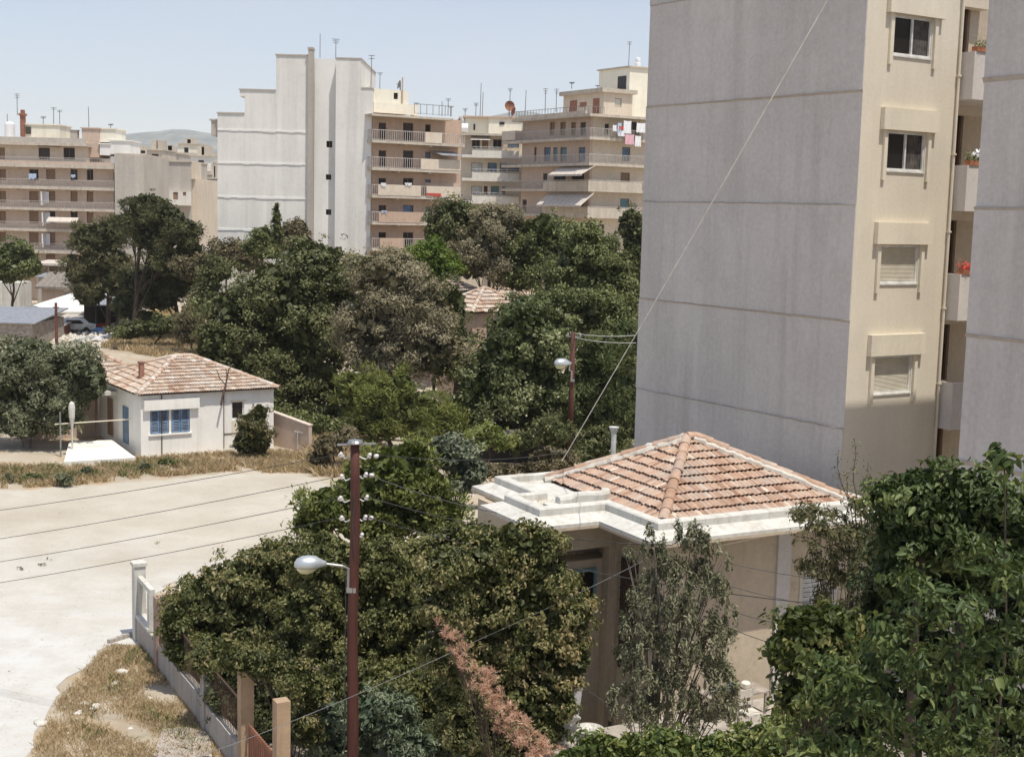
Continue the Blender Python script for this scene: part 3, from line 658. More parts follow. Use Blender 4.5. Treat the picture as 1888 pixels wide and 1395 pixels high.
# ------------------------------------------------------------------ small white house by the street
def white_house():
    H = Fr(-20.25, 72.7, (.84, .54)); rt = H.root('house', 'small whitewashed bungalow with blue shutters and an old pale tiled roof, beside the street', 'house')
    Wd = 7.75; Dp = 8.6; zt = 3.55
    q = MB(); r1 = H.rect(277, 350, 756, 800); a = H.rect(277, 350, 756, 801)
    f1 = (a[0], a[1], a[2], a[3]); b = H.rect(427, 450, 740, 775)
    f2 = (b[0], b[1], b[2]+.05, b[3])
    q.shell(0, Wd, 0, zt, Dp, [f1, f2], 0, .14); q.build('wall', M['house_white'], rt)
    # blue shutters pair
    f = MB(); x0, x1, z0, z1 = f1; c = (x0+x1)/2; f.box(c-.07, c+.07, .01, .12, z0, z1); f.box(x0-.1, x1+.1, -.09, .1, z0-.09, z0-.004); fo = f.build('window', M['house_white'], rt)
    for (xa, xb) in ((x0+.02, c-.09), (c+.09, x1-.02)):
        hw = (xb-xa)/2
        for k in range(2):
            s = MB(); u0 = xa+k*hw+.01; u1 = u0+hw-.02
            bars(s, u0, u1, z0+.02, z1-.02, .02, .06, .09, 0); s.box(u0+.09, u1-.09, .02, .06, (z0+z1)/2-.05, (z0+z1)/2+.05)
            n = 13
            for i in range(n): za = z0+.11+(z1-z0-.24)*i/n; s.add([(u0+.09,.03,za),(u1-.09,.03,za),(u1-.09,.055,za+.04),(u0+.09,.055,za+.04)], [(0,1,2,3)])
            s.build('shutter', M['blue'], fo); s = MB(); s.box(u0+.09, u1-.09, .045, .06, z0+.11, z1-.11); s.build('louvre_backing', M['shut_dk'], fo)
    s = MB(); s.box(x0+.02, x1-.02, .10, .135, z0, z1); s.build('pane', M['dark'], fo)
    hx = H.rect(264, 366, 735, 756); s = MB(); s.box(hx[0], hx[1], -.22, -.003, f1[3]+.0, f1[3]+.58); s.build('window_hood', M['house_white'], rt)
    win(rt, f2, 'glass', 'frame_w', .14); 
    s = MB(); s.box(f2[0]-.08, f2[1]+.12, -.06, -.003, f2[3], f2[3]+.1); s.build('lintel', M['trim'], rt); s = MB(); s.box(f2[0], f2[1]+.03, -.02, -.003, .9, f2[2]-.06); s.build('blocked_opening', M['trim'], rt)
    s = MB(); s.tube([(1.15,-.05,.05),(1.15,-.05,3.5)], .03, 6); s.build('downpipe', M['iron'], rt); s = MB(); s.box(4.72, 4.76, -.04, -.002, .2, 3.4); s.box(4.761, 6.6, -.04, -.002, 1.02, 1.06); s.build('conduit', M['iron'], rt)
    # left side door and things
    s = MB(); s.box(-.04, -.005, 2.2, 3.25, .42, 2.5); s.build('door', M['shut_bl'], rt)
    s = MB(); s.box(-.05, -.005, 5.2, 6.2, .42, 2.6); s.build('door', M['shut_br'], rt)
    s = MB(); s.box(-1.3, -.01, 4.4, 8.2, 2.95, 3.15); s.build('porch_roof', M['white_paint'], rt)
    s = MB(); s.box(-1.2, -1.1, 4.5, 4.6, 0, 2.95); s.build('porch_post', M['iron'], rt)
    dkk, hips = roof_set(rt, -.28, Wd+.2, -.3, Dp+.3, zt-.02, (3.3, 4.1), (4.3, 4.1), 5.05, 'tile_far', .42, .30, 31, amp=.05, lip=.07, rr=.16)
    mo = MB()
    for (p, q_) in hips: bumpy(mo, Vector(p)+Vector((0,0,.08)), Vector(q_)+Vector((0,0,.08)), .11, 4)
    mo.build('mortar', M['mortar'], dkk)
    c_ = MB(); c_.box(.78, 1.04, 2.62, 2.88, 3.9, 4.95); c_.box(.74, 1.08, 2.58, 2.92, 4.95, 5.03); c_.build('chimney', M['chimney_red'], dkk)
    # rear wing roof
    c_ = MB(); c_.box(-1.2, 3.0, Dp+.02, Dp+5, 0, 3.3); c_.build('rear_wall', M['house_white'], rt)
    roof_set(rt, -1.5, 3.3, Dp-.1, Dp+5.3, 3.3, (.9, Dp+2), (.9, Dp+3), 4.6, 'tile_far', .42, .30, 41, amp=.05, lip=.07, rr=.16)
    # dead branch shaped bracket leaning on the eave
    t = thing('dead_branch', 'crooked grey iron stay leaning on the bungalow roof edge', 'pole', H.w(4.4, -.45, 0), H.rz)
    s = MB(); s.tube([(0,0,2.75),(.12,.0,3.3),(.35,.1,4.0),(.55,.25,4.7),(.85,.3,5.05)], [.06,.055,.05,.04,.03], 6); s.tube([(.3,.1,3.9),(.0,.2,4.3),(-.15,.25,4.75)], [.04,.03,.025], 6); s.tube([(.42,.1,4.2),(.38,.2,4.8)], [.035,.02], 6); s.build('stay', M['iron'], t)
    # white terrace slab
    c = [G(118,851,.4), G(250,843,.4), G(207,811,.4), G(128,813,.4)]; s = MB(); s.prism([(p.x,p.y) for p in c], 0, .4); s.prism([(p.x*.98+c[0].x*.02, p.y*.98+c[2].y*.02) for p in c], .4, .41)
    tag(s.build('terrace', M['sheet_w']), 'bright white concrete terrace left of the bungalow', 'terrace')
    # garden wall on the right
    a = G(572,834,0); b = H.w(Wd+.25, 1.4, 0); s = MB(); fr = Fr(a.x, a.y, (b-a).xy); L_ = (b-a).length
    wl = fr.root('garden_wall', 'pinkish garden wall running back from the street right of the bungalow', 'wall'); s.xprism([(0,0),(L_,0),(L_,2.0),(0,1.55)], -.12, .12); s.build('wall', M['pink_tan'], wl); s = MB(); s.xprism([(-.03,1.555),(L_,2.005),(L_,2.07),(-.03,1.62)], -.17, .17); s.build('coping', M['tile_far'], wl)
    s = MB(); s.tube([(.9,.16,0),(.9,.16,1.1)], .03, 6); s.box(.5, 1.2, .13, .17, 1.05, 1.12); s.build('bracket', M['metal_w'], wl)
    # yard fence left of terrace: posts and rail
    f = thing('yard_fence', 'thin grey post and rail fence on the white terrace', 'fence', G(112,842,0)); o_ = Vector(f.location); s = MB(); s.tube([(0,0,0),(0,0,2.5)], .045, 6); s.build('post', M['metal'], f); e = H.w(-.05, 1.6, 1.95)-o_; s = MB(); s.tube([(-.3,0,1.8),tuple(e)], .035, 6); s.tube([(.9,4.0,2.9),(3.9,4.4,3.0)], .04, 6); s.build('rail', M['trim'], f)
    p = G(127,845,0); s = MB(); s.lathe((p.x,p.y+.6,0), [(.05,0),(.05,1.5),(.10,1.9),(.16,2.2),(.18,2.7),(.14,2.95),(.05,3.05)], 12); tag(s.build('gate_post', M['white_paint']), 'white rounded gate post under the olive tree by the terrace', 'gate post')
    p = G(90,800,0); q1 = G(208,800,0); s = MB(); s.box(-4.5, 0, 0, .2, 0, 2.6); w2 = s.build('yard_wall', M['pink_tan']); w2.location = H.w(-.1, 7.9, 0); w2.rotation_euler = (0,0,H.rz); tag(w2, 'shaded yard wall behind the white terrace', 'wall')
    return H
WH = white_house()

# ------------------------------------------------------------------ small houses among the trees (only roofs show)
def hidden_house():
    H = fr_at(880, 96, GRID); rt = H.root('house', 'little tan house with red pyramid roof half hidden by trees in the middle', 'house')
    e = H.hit(878, 576, 0); zt = e[1]
    q = MB(); q.shell(-.2, 4.6, 0, zt, 5, [(1.0,1.9,zt-2.2,zt-.9)], 0, .12); q.build('wall', M['tan'], rt); win(rt, (1.0,1.9,zt-2.2,zt-.9), 'dark', rev=.12)
    roof_set(rt, -.5, 4.9, -.4, 5.4, zt, (2.1, 2.4), (2.3, 2.4), zt+1.55, 'tile_far', .5, .36, 51, amp=.05, lip=.09, rr=.15)
    H = fr_at(805, 106, GRID); rt = H.root('house', 'low roof of red tiles peeping out left of the hidden tan house', 'house'); zt = H.hit(812, 535)[1]
    q = MB(); q.shell(0, 4, 0, zt-.1, 4, [], 0, .12); q.build('wall', M['tan'], rt); roof_set(rt, -.3, 4.0, -.3, 4.3, zt-.1, (.8, 2), (2, 2), zt+.95, 'tile_far', .5, .36, 61, amp=.05, lip=.09, rr=.15)
    H = fr_at(955, 112, GRID); rt = H.root('house', 'narrow tiled roof end showing between tree crowns right of the hidden house', 'house'); zt = H.hit(960, 545)[1]
    q = MB(); q.shell(0, 3, 0, zt, 4, [], 0, .12); q.build('wall', M['house_tan'], rt); roof_set(rt, -.3, 3.3, -.3, 4.3, zt, (1.2, 2), (1.8, 2), zt+1.6, 'tile_far', .5, .36, 71, amp=.05, lip=.09, rr=.15)
hidden_house()

# ------------------------------------------------------------------ white stepped party wall building with tan balcony front
def stepped_building():
    F = fr_at(401, 125); rt = F.root('apartment_building', 'big windowless white stepped end wall with a stair shaft, centre left', 'apartment block')
    def zz(px, py, off=0): return F.hit(px, py, off)[1]
    def xx(px, py=300, off=0): return F.hit(px, py, off)[0]
    ph = .0
    # left part: stepped outline
    pl = [(401,640),(568,640),(568,103),(509,102),(509,167),(442,166),(442,178),(451,178),(451,210),(401,209)]
    P = [F.hit(x, y) for x, y in pl]; P[0] = (P[0][0], 0); P[1] = (P[1][0], 0)
    q = MB(); q.xprism(P, 0, 13); q.build('end_wall', M['white_wall'], rt)
    q = MB()
    for a, b, y in ((401,451,209),(442,509,166),(509,568,102)):
        x0 = xx(a, y); x1 = xx(b, y); z = zz(a, y); q.box(x0-.08, x1 if b != 568 else x1-.01, -.08, 13.1, z+.003, z+.12)
    q.build('coping', M['grey_tan'], rt)
    # string grooves
    for y in (238, 298, 361, 421):
        q = MB(); x0 = xx(402, y); x1 = xx(567, y); z = zz(402, y); n = 14; rr = random.Random(y)
        for k in range(n): a = x0+(x1-x0)*k/n; b = x0+(x1-x0)*(k+1)/n; q.box(a, b-.001, -.05-rr.random()*.01, -.002, z-.10-rr.random()*.1, z+rr.random()*.03)
        q.build('string_course', M['white_bright'], rt)
    # balcony end on the far left
    h = F.rect(388, 400, 222, 250); q = MB(); q.box(h[0], h[1], .3, 5, h[2], h[3]); q.box(h[0]-.15, h[1], .2, 5.2, h[3]+.003, h[3]+.15); q.build('balcony', M['grey_tan'], rt)
    # duct, shaft, right panel
    x0, x1 = xx(568), xx(576); q = MB(); q.box(x0+.003, x1, -.35, .8, 0, zz(570, 92)); q.box(x0-.05, x1+.05, -.4, .85, zz(570,92), zz(570,92)+.2); q.build('duct', M['grey_tan'], rt)
    xa, xb = xx(576), xx(618)
    hs = []
    for (a, b, c, d) in ((599,610,259,271),(598,608,321,331),(598,608,386,396)): r_ = F.rect(a, b, c, d); hs.append((r_[0], r_[1], r_[2], r_[3]))
    q = MB(); q.shell(xa+.003, xb, 0, zz(577,106), 12, hs, .95, .3); q.build('stair_wall', M['white_bright'], rt)
    for h in hs:
        q = MB(); q.box(h[0], h[1], 1.21, 1.24, h[2], h[3]); wv = q.build('window', M['dark'], rt); q = MB(); q.box(h[0]+.25, h[0]+.3, 1.16, 1.20, h[2], h[3]); q.build('mullion', M['frame_b'], wv)
    # right panel, flaring forward of the shaft lower down
    zt = zz(620,108); z2 = zz(664,163); xc, xd = xx(618), xx(663); xe = xx(684)
    q = MB(); n = 12
    q.xprism([(xb+.003,0),(xe,0),(xe,z2),(xd,z2),(xd,zt),(xb+.003,zt)], 0, 13); q.build('end_wall', M['white_wall'], rt)
    q = MB(); q.box(xb-.0+.003, xd+.08, -.06, 13.1, zt+.003, zt+.1); q.box(xd+.09, xe+.05, -.06, 13.1, z2+.003, z2+.1); q.build('coping', M['grey_tan'], rt)
    # tan balcony side
    T = fr_at(684.5, 125.4, GRID); tt = T.root('apartment_building', 'tan five storey balcony front joined to the white stepped wall', 'apartment block')
    zr = T.hit(686, 211)[1]; hs = []
    rows = [(226,262,['shut_dk','shut_dk','dark']),(277,312,['shut_dk','shut_dk','shut_bl']),(328,360,['dark','dark','shut_bl']),(378,410,['glass','blue','shut_teal']),(428,458,['dark','dark',None])]
    cols = [(698,712),(743,762),(784,794)]
    for i, (a, b, kk) in enumerate(rows):
        for j, (c, d) in enumerate(cols):
            if kk[j] is None: continue
            r_ = T.rect(c, d, a+(3 if j == 2 else 0), b-(14 if j == 2 and i != 3 else 0)); hs.append((r_, kk[j]))
    building_body(T, tt, (0, T.hit(850, 300)[0], 0, zr), 11, [h for h, _ in hs], 'tan')
    for h, kk in hs: win(tt, h, kk)
    slab(T, tt, 686, 836, 209, 213, 1.5, 11.3)
    for i, (a, b) in enumerate(((257.5,262.5),(308,313.5),(359,364.5),(409,414),(458,462))):
        pn = [[(784,815,'cream')],[(776,849,'cream')],[(697,776,'cream'),(786,849,'cream')],[(698,780,'tan')],[(700,744,'tan')]][i]
        balcony(T, tt, 686.5, (857,849,849,849,849)[i], a, b, 1.25, 'bars', 'balc', pn, .95, sp=.22)
    r_ = T.rect(820, 848, 340, 359); q = MB(); q.box(r_[0]-2.2, r_[1], -.05, -.01, r_[2], r_[3]+.1); q.build('screen', M['pink_tan'], tt)
    # blue sheet awning
    a = T.hit(792, 281, -.4); b = T.hit(850, 287, -1.4); aw = MB(); aw.add([(a[0],-.1,a[1]+.2),(b[0],-.1,a[1]+.2),(b[0],-1.7,a[1]-.25),(a[0]+.6,-1.7,a[1]-.25)], [(0,1,2,3)]); aw.tube([(a[0]+.6,-1.7,a[1]-.25),(b[0],-1.7,a[1]-.25)], .04, 6); aw.build('awning', M['sheet_bl'], tt)
    # roof room
    r_ = T.rect(687, 753, 163, 210, 1.0); hw = T.rect(726, 734, 171, 183, 1.0); q = MB(); q.shell(r_[0], r_[1], zr+.25, r_[3], 5, [hw], 1.0, .2); q.build('roof_room', M['cream_white'], tt)
    q = MB(); q.box(hw[0], hw[1], 1.16, 1.19, hw[2], hw[3]); q.build('vent', M['dark'], tt)
    q = MB(); q.box(r_[0]+.02, T.hit(763,200,1.)[0], .8, .95, zr+.25, zr+1.2); q.box(T.hit(764,200,1)[0], T.hit(771,200,1)[0], 1, 1.8, zr+.2, T.hit(764,193,1)[1]); q.build('parapet', M['cream_white'], tt)
    q = MB(); p = T.hit(742, 165, .9); q.tube([(p[0],.9,zr+.2),(p[0],.9,p[1]+1.1)], .07, 8); q.build('flue', M['tan'], tt)
    q = MB(); xq = T.hit(764,200,0)[0]; rail(q, xq, T.hit(832,210,0)[0], 0.0, zr+.3, .95, .6, .02); q.build('roof_railing', M['mast'], tt)
    # washing and graffiti coloured cloth on balconies
    for k, (px, py, wpx, hpx, mt, lb) in enumerate(((702,337,9,8,'cloth_w','white washing behind the left rail on the third balcony of the tan front'),(746,337,13,6,'cloth_w','white sheet drying at the middle door of the tan front'),(703,388,10,6,'cloth_b','pale blue washing at the lower left door of the tan front'),(786,356,27,7,'cloth_r','red and pink rugs draped over the third balcony of the tan front'))):
        r_ = T.rect(px, px+wpx, py, py+hpx, -1.3); q = MB(); n = 10
        for i in range(n):
            a = r_[0]+(r_[1]-r_[0])*i/n; b = r_[0]+(r_[1]-r_[0])*(i+.85)/n; q.box(a, b, -1.34-.03*(i % 2), -1.32, r_[2]+random.uniform(0,.2), r_[3], tint=.5)
        o = q.build('washing', M[mt]); o.location = (T.o.x, T.o.y, 0); o.rotation_euler = (0,0,T.rz); tag(o, lb, 'laundry')
stepped_building()

# ------------------------------------------------------------------ cream apartment house in the middle distance
def cream_building():
    F = fr_at(851, 165); rt = F.root('apartment_building', 'cream apartment house with white balcony bands, between the tan front and the corner block', 'apartment block')
    hs = []
    for (a, b, rows) in ((257,273,[(870,885,'glass'),(889,900,'shut_br'),(909,925,'dark')]),(300,316,[(869,889,'metal_w'),(899,916,'shut_bl'),(922,934,'shut_bl')]),(343,358,[(869,888,'metal_w'),(892,899,'shut_dk'),(905,920,'shut_teal'),(925,932,'dark')]),(384,400,[(869,888,'shut_br'),(905,920,'dark')])):
        for c, d, k in rows: hs.append((F.rect(c, d, a, b), k))
    for (a, b) in ((260,273),(302,316)): hs.append((F.rect(936, 957, a, b), 'shut_bl'))
    zr = F.hit(851, 246)[1]; building_body(F, rt, (-2, F.hit(962,300)[0], 0, zr), 14, [h for h, _ in hs], 'cream')
    for h, k in hs: win(rt, h, k)
    slab(F, rt, 816, 932, 244, 248, 1.2, 14.2)
    for (a, b, k) in ((278,290,0),(319,333,1),(362,375,2),(404,416,3)):
        x0, x1, zb, zt = F.rect(852, 957, a, b, -1.4); q = MB(); q.box(x0, x1, -1.4, -.002, zb, zb+.35); q.box(x0+1.2, x1, -1.4, -1.28, zb+.35, zt+.1); q.box(x1+.01, x1+2.2, -.8, .2, zb+.1, zt-.05); b_ = q.build('balcony', M['balc_w'], rt)
        q = MB(); rail(q, x0+1.2, x1, -1.34, zt+.1, .45, .5, .02); q.build('railing', M['metal_w'], b_)
    r_ = F.rect(868, 904, 252, 258, -.8); q = MB(); q.add([(r_[0],-.01,r_[3]+.2),(r_[1],-.01,r_[3]+.2),(r_[1],-1.3,r_[2]),(r_[0],-1.3,r_[2])], [(0,1,2,3)]); q.build('awning', M['awning'], rt)
    r_ = F.rect(856, 901, 217, 243, 3); q = MB(); q.shell(r_[0], r_[1], zr, r_[3], 6, [], 3, .1); r2 = F.rect(902, 962, 217, 243, 2); q.box(r_[1]+.002, r2[1], 2.6, 9, zr, r2[3]); q.build('roof_room', M['cream_white'], rt)
    q = MB(); q.box(r_[0]-.2, r2[1]+.2, 2.4, 9.2, r2[3]+.003, r2[3]+.2); q.build('roof', M['tan'], rt)
    h = F.rect(921, 930, 225, 230, 2.6); q = MB(); q.box(h[0], h[1], 2.52, 2.58, h[2], h[3]); h = F.rect(873, 876, 229, 240, 3); q.box(h[0], h[1], 2.92, 2.98, h[2], h[3]); q.build('vent', M['dark'], rt)
    # rooftop water tank
    p = F.w(F.hit(845,240,2)[0], 2, 0); zt_ = F.hit(845,236,2)[1]
    q = MB(); q.tube([(p.x-1.2,p.y,zt_),(p.x+1.2,p.y,zt_)], .55, 12); o = q.build('water_tank', M['cloth_w']); tag(o, 'white cylindrical water tank on the roof beside the tan front', 'water tank')
    q = MB(); q.box(p.x-2.4, p.x-1.5, p.y-.3, p.y+.3, zt_-.5, zt_+.3); tag(q.build('water_tank', M['chimney_red']), 'small red rooftop tank left of the white water tank', 'water tank')
cream_building()

# ------------------------------------------------------------------ corner block with awnings, cream, its side face darkened as shade
def corner_block():
    F = fr_at(1089, 150, GRID); rt = F.root('apartment_building', 'corner apartment block with striped awnings and laundry, left of the big grey block', 'apartment block')
    LD = Fr(F.o.x, F.o.y, F.n)                                # left face: seen from the left; x runs away from the viewer
    ang = math.pi/2
    zr = F.hit(1090, 211)[1]; Wd = F.hit(1188, 300)[0]; 
    # left face length
    d = F.n; t_ = None
    for k in range(1, 400):
        p = F.o + F.n*(k*.1); 
        v = np.array([p.x, p.y, 10.0])-CAM; sx = 944+F_PX*(v@_rt)/(v@_f)
        if sx < 962: t_ = k*.1; break
    Ln = t_
    hs = []
    for (a, b, k) in ((212,250,[(1147,1160,'frame_w')]),(271,297,[(1147,1162,'shut_bl')]),(318,343,[(1144,1161,'shut_br')]),(366,396,[(1143,1160,'shut_teal')]),(414,432,[(1109,1114,'dark')])):
        for c, e, kk in k:
            if kk != 'frame_w': hs.append((F.rect(c, e, a, b), kk))
    hs.append((F.rect(1115, 1123, 228, 248), 'dark')); hs.append((F.rect(1155, 1180, 224, 248), 'dark'))
    building_body(F, rt, (0, Wd+3, 0, zr), Ln, [h for h, _ in hs], 'cream', 'front_wall')
    for h, k in hs: win(rt, h, k)
    # left face as a frame whose +x runs toward the viewer
    Lf = Fr(*(F.o+F.n*Ln).xy, (-F.n)); off = -.06
    def lrect(px0, px1, py0, py1, o=-.06): return Lf.rect(px0, px1, py0, py1, o)
    lroot = thing('left_side', None, None, (Lf.o.x, Lf.o.y, 0), Lf.rz); del_ = lroot
    lroot.name = 'side_front'; lroot.parent = rt; lroot.matrix_parent_inverse = Matrix.Identity(4)
    lroot.location = (0, Ln, 0); lroot.rotation_euler = (0, 0, -math.pi/2)
    hs2 = []
    for (a, b, k) in ((226,250,[(1017,1026,'shut_br'),(1036,1046,'shut_br'),(1056,1065,'shut_br'),(1073,1083,'shut_dk')]),(272,298,[(966,976,'shut_dk'),(988,992,'dark'),(1006,1018,'shut_bl'),(1023,1031,'shut_teal'),(1036,1048,'shut_teal'),(1070,1082,'shut_bl')]),(320,344,[(962,972,'shut_bl'),(1004,1012,'shut_dk'),(1024,1046,'dark'),(1057,1080,'dark')]),(368,392,[(966,974,'dark'),(1016,1050,'dark'),(1068,1079,'dark')])):
        for c, e, kk in k:
            r_ = lrect(c, e, a, b);
            if r_[0] < .2: continue
            hs2.append((r_, kk))
    q = MB(); q.shell(.05, Ln-.003, 0, zr, .295, [h for h, _ in hs2 if h[1] < Ln-.1], -.30, .2); q.build('wall', M['pink_tan'], lroot)  # side wall coloured darker than the front in place of its shade
    for h, k in hs2:
        if h[1] < Ln-.1: win(lroot, h, k, rev=.2, y0=-.30)
    for c_ in list(lroot.children): c_.parent = rt; c_.location = (0, Ln, 0); c_.rotation_euler = (0, 0, -math.pi/2)
    lroot.parent = None
    # slabs wrapped round both faces
    for i, (py, th, pr, kind) in enumerate(((209,4,1.5,None),(252,5,1.3,'bars'),(300,4,1.3,'bars'),(348,5,1.3,'panel'),(397,5,1.3,'panel'))):
        z1 = F.hit(1090, py, -pr)[1]; z0 = z1-.30 if i else z1-.28
        q = MB()
        ext = 3.0 if i in (1,2,3) else (0 if i == 0 else -1)
        q.prism([(-pr,-pr),(Wd+3,-pr),(Wd+3,-.005),(-.31,-.005),(-.31,Ln+ext),(-pr,Ln+ext)] if i else [(-pr,-pr),(Wd+3.3,-pr),(Wd+3.3,Ln+.5),(-pr,Ln+.5)], z0, z1)
        if kind == 'panel': q.box(-pr, Wd-1.2, -pr, -pr+.1, z1, z1+.85); q.box(-pr, -pr+.1, -pr+.1, Ln*.55, z1, z1+.85)
        b_ = q.build('balcony' if i else 'roof', M['balc'], rt)
        if kind:
            q = MB(); 
            rail(q, -pr+.05, Wd+3, -pr+.06, z1, .98, .2, .02); railside(q, -pr+.1, Ln+ext, -pr+.06, z1, .98, .25, .02); q.build('railing', M['rail'], b_)
    # awnings on the left side
    for (x0p, x1p, yt, yb) in ((1012,1084,307,322),(990,1075,357,377)):
        a = Lf.hit(x0p, yb, -2.2); b = Lf.hit(x1p, yb, -2.2); zt_ = Lf.hit(x1p, yt, -.8)[1]; n = 8; q = MB()
        xa, xb_ = max(a[0], .3), min(b[0], Ln+1.5)
        for k in range(n):
            u0 = xa+(xb_-xa)*k/n; u1 = xa+(xb_-xa)*(k+.97)/n; q.add([(u0,-.55,zt_+.1),(u1,-.55,zt_+.1),(u1,-2.3,a[1]),(u0,-2.3,a[1]),(u1,-2.3,a[1]-.2),(u0,-2.3,a[1]-.2)], [(0,1,2,3),(3,2,4,5)])
        o = q.build('awning', M['awning'], rt); o.location = (0, Ln, 0); o.rotation_euler = (0, 0, -math.pi/2)
    bpy.data.objects.remove(lroot)
    # roof storey
    k = .9; rz_ = F.hit(1113, 163, 1.2); 
    hs3 = [(F.rect(1134, 1146, 181, 197, 1.0))]
    r_ = F.rect(1113, 1166, 170, 205, 1.0); q = MB(); q.shell(r_[0], r_[1], zr, r_[3], 8, hs3, 1.0, .12); q.build('roof_storey', M['cream'], rt); win(rt, hs3[0], 'blind', rev=.12, y0=1.0)
    q = MB(); q.box(r_[0]-.5, r_[1]+.4, .6, 9.2, r_[3]+.002, r_[3]+.45); q.build('roof_cornice', M['balc'], rt)
    xl = r_[0]-.002
    for (a0, a1, zz0, zz1) in ((1.8,3.0,.2,2.0),(4.3,5.6,1.2,1.7),(6.2,7.6,.2,2.0)): q = MB(); q.box(xl-.05, xl-.002, a0, a1, zr+zz0, zr+zz1); q.build('roof_door' if zz0 < 1 else 'roof_window', M['rust'], rt)
    # stair tower
    r2 = F.rect(1160, 1200, 124, 205, 3.0); q = MB(); q.shell(r2[0], r2[1]+2, zr, r2[3], 6, [], 3.0, .1); q.build('stair_tower', M['cream_white'], rt)
    q = MB(); q.box(r2[0]-.2, r2[1]+2.2, 2.8, 9.2, r2[3]+.002, r2[3]+.16); q.build('tower_coping', M['balc'], rt)
    q = MB(); q.box(r2[0]-.06, r2[0]-.003, 3.6, 5.2, r2[3]-3.4, r2[3]-.9); q.build('tower_window', M['glass'], rt)
    q = MB(); rail(q, -1.2, r_[0]-.6, 0, zr, .9, .5, .02); railside(q, -.1, Ln, -1.2, zr, .9, .6, .02); q.build('roof_railing', M['mast'], rt)
    q = MB(); q.box(-1.25, -1.0, -.2, Ln-.5, zr+.002, zr+.35); q.build('roof_kerb', M['balc'], rt)
    # low left annexe parapet
    z1 = Lf.hit(980, 240, 0)[1]; q = MB(); q.prism([(-1.3,Ln+.01),(-.1,Ln+.01),(-.1,Ln+3.0),(-1.3,Ln+3.0)], F.hit(1090,252)[1]+.02, F.hit(1090,252)[1]+1.1); q.build('parapet', M['cream'], rt)
    # laundry on the second balcony from the top
    names = [('cloth_w','white sheet'),('cloth_b','pale blue shirt'),('cloth_w','white shirt'),('cloth_p','pink towel'),('cloth_w','white pillowcase'),('cloth_r','small red garment'),('cloth_w','long white sheet'),('cloth_w','white vest')]
    sp = [(1130,1137,230,242),(1139,1146,226,248),(1150,1164,222,246),(1153,1169,247,266),(1171,1182,250,270),(1141,1150,232,239),(1174,1190,226,244),(1140,1152,240,251)]
    where = ['at the left end of the line','hanging second on the line','hanging in the middle of the line','hanging lowest under the rail','hanging under the rail right of the pink towel','pegged behind the white ones','at the right end of the line','pegged beside the blue shirt']
    for (mt, nm), s_, wh in zip(names, sp, where):
        o1 = -1.62-.04*names.index((mt, nm)) if False else -1.6-random.uniform(0,.12)
        r_ = F.rect(*s_, o1); q = MB(); n = 7; m2 = 6
        for j in range(m2+1):
            for i in range(n+1): q.v.append((r_[0]+(r_[1]-r_[0])*i/n, o1+.05*math.sin(i*1.9+j*.5)*(.3+j/m2), r_[3]+(r_[2]-r_[3])*j/m2 - .06*math.sin(i/n*math.pi)*(1-j/m2)))
        q.f = [(j*(n+1)+i, j*(n+1)+i+1, (j+1)*(n+1)+i+1, (j+1)*(n+1)+i) for j in range(m2) for i in range(n)]; q.t = [.5]*len(q.f)
        o = q.build('washing', M[mt]); o.location = (F.o.x, F.o.y, 0); o.rotation_euler = (0,0,F.rz); tag(o, nm+' '+wh+' on the corner block balcony', 'laundry')
corner_block()

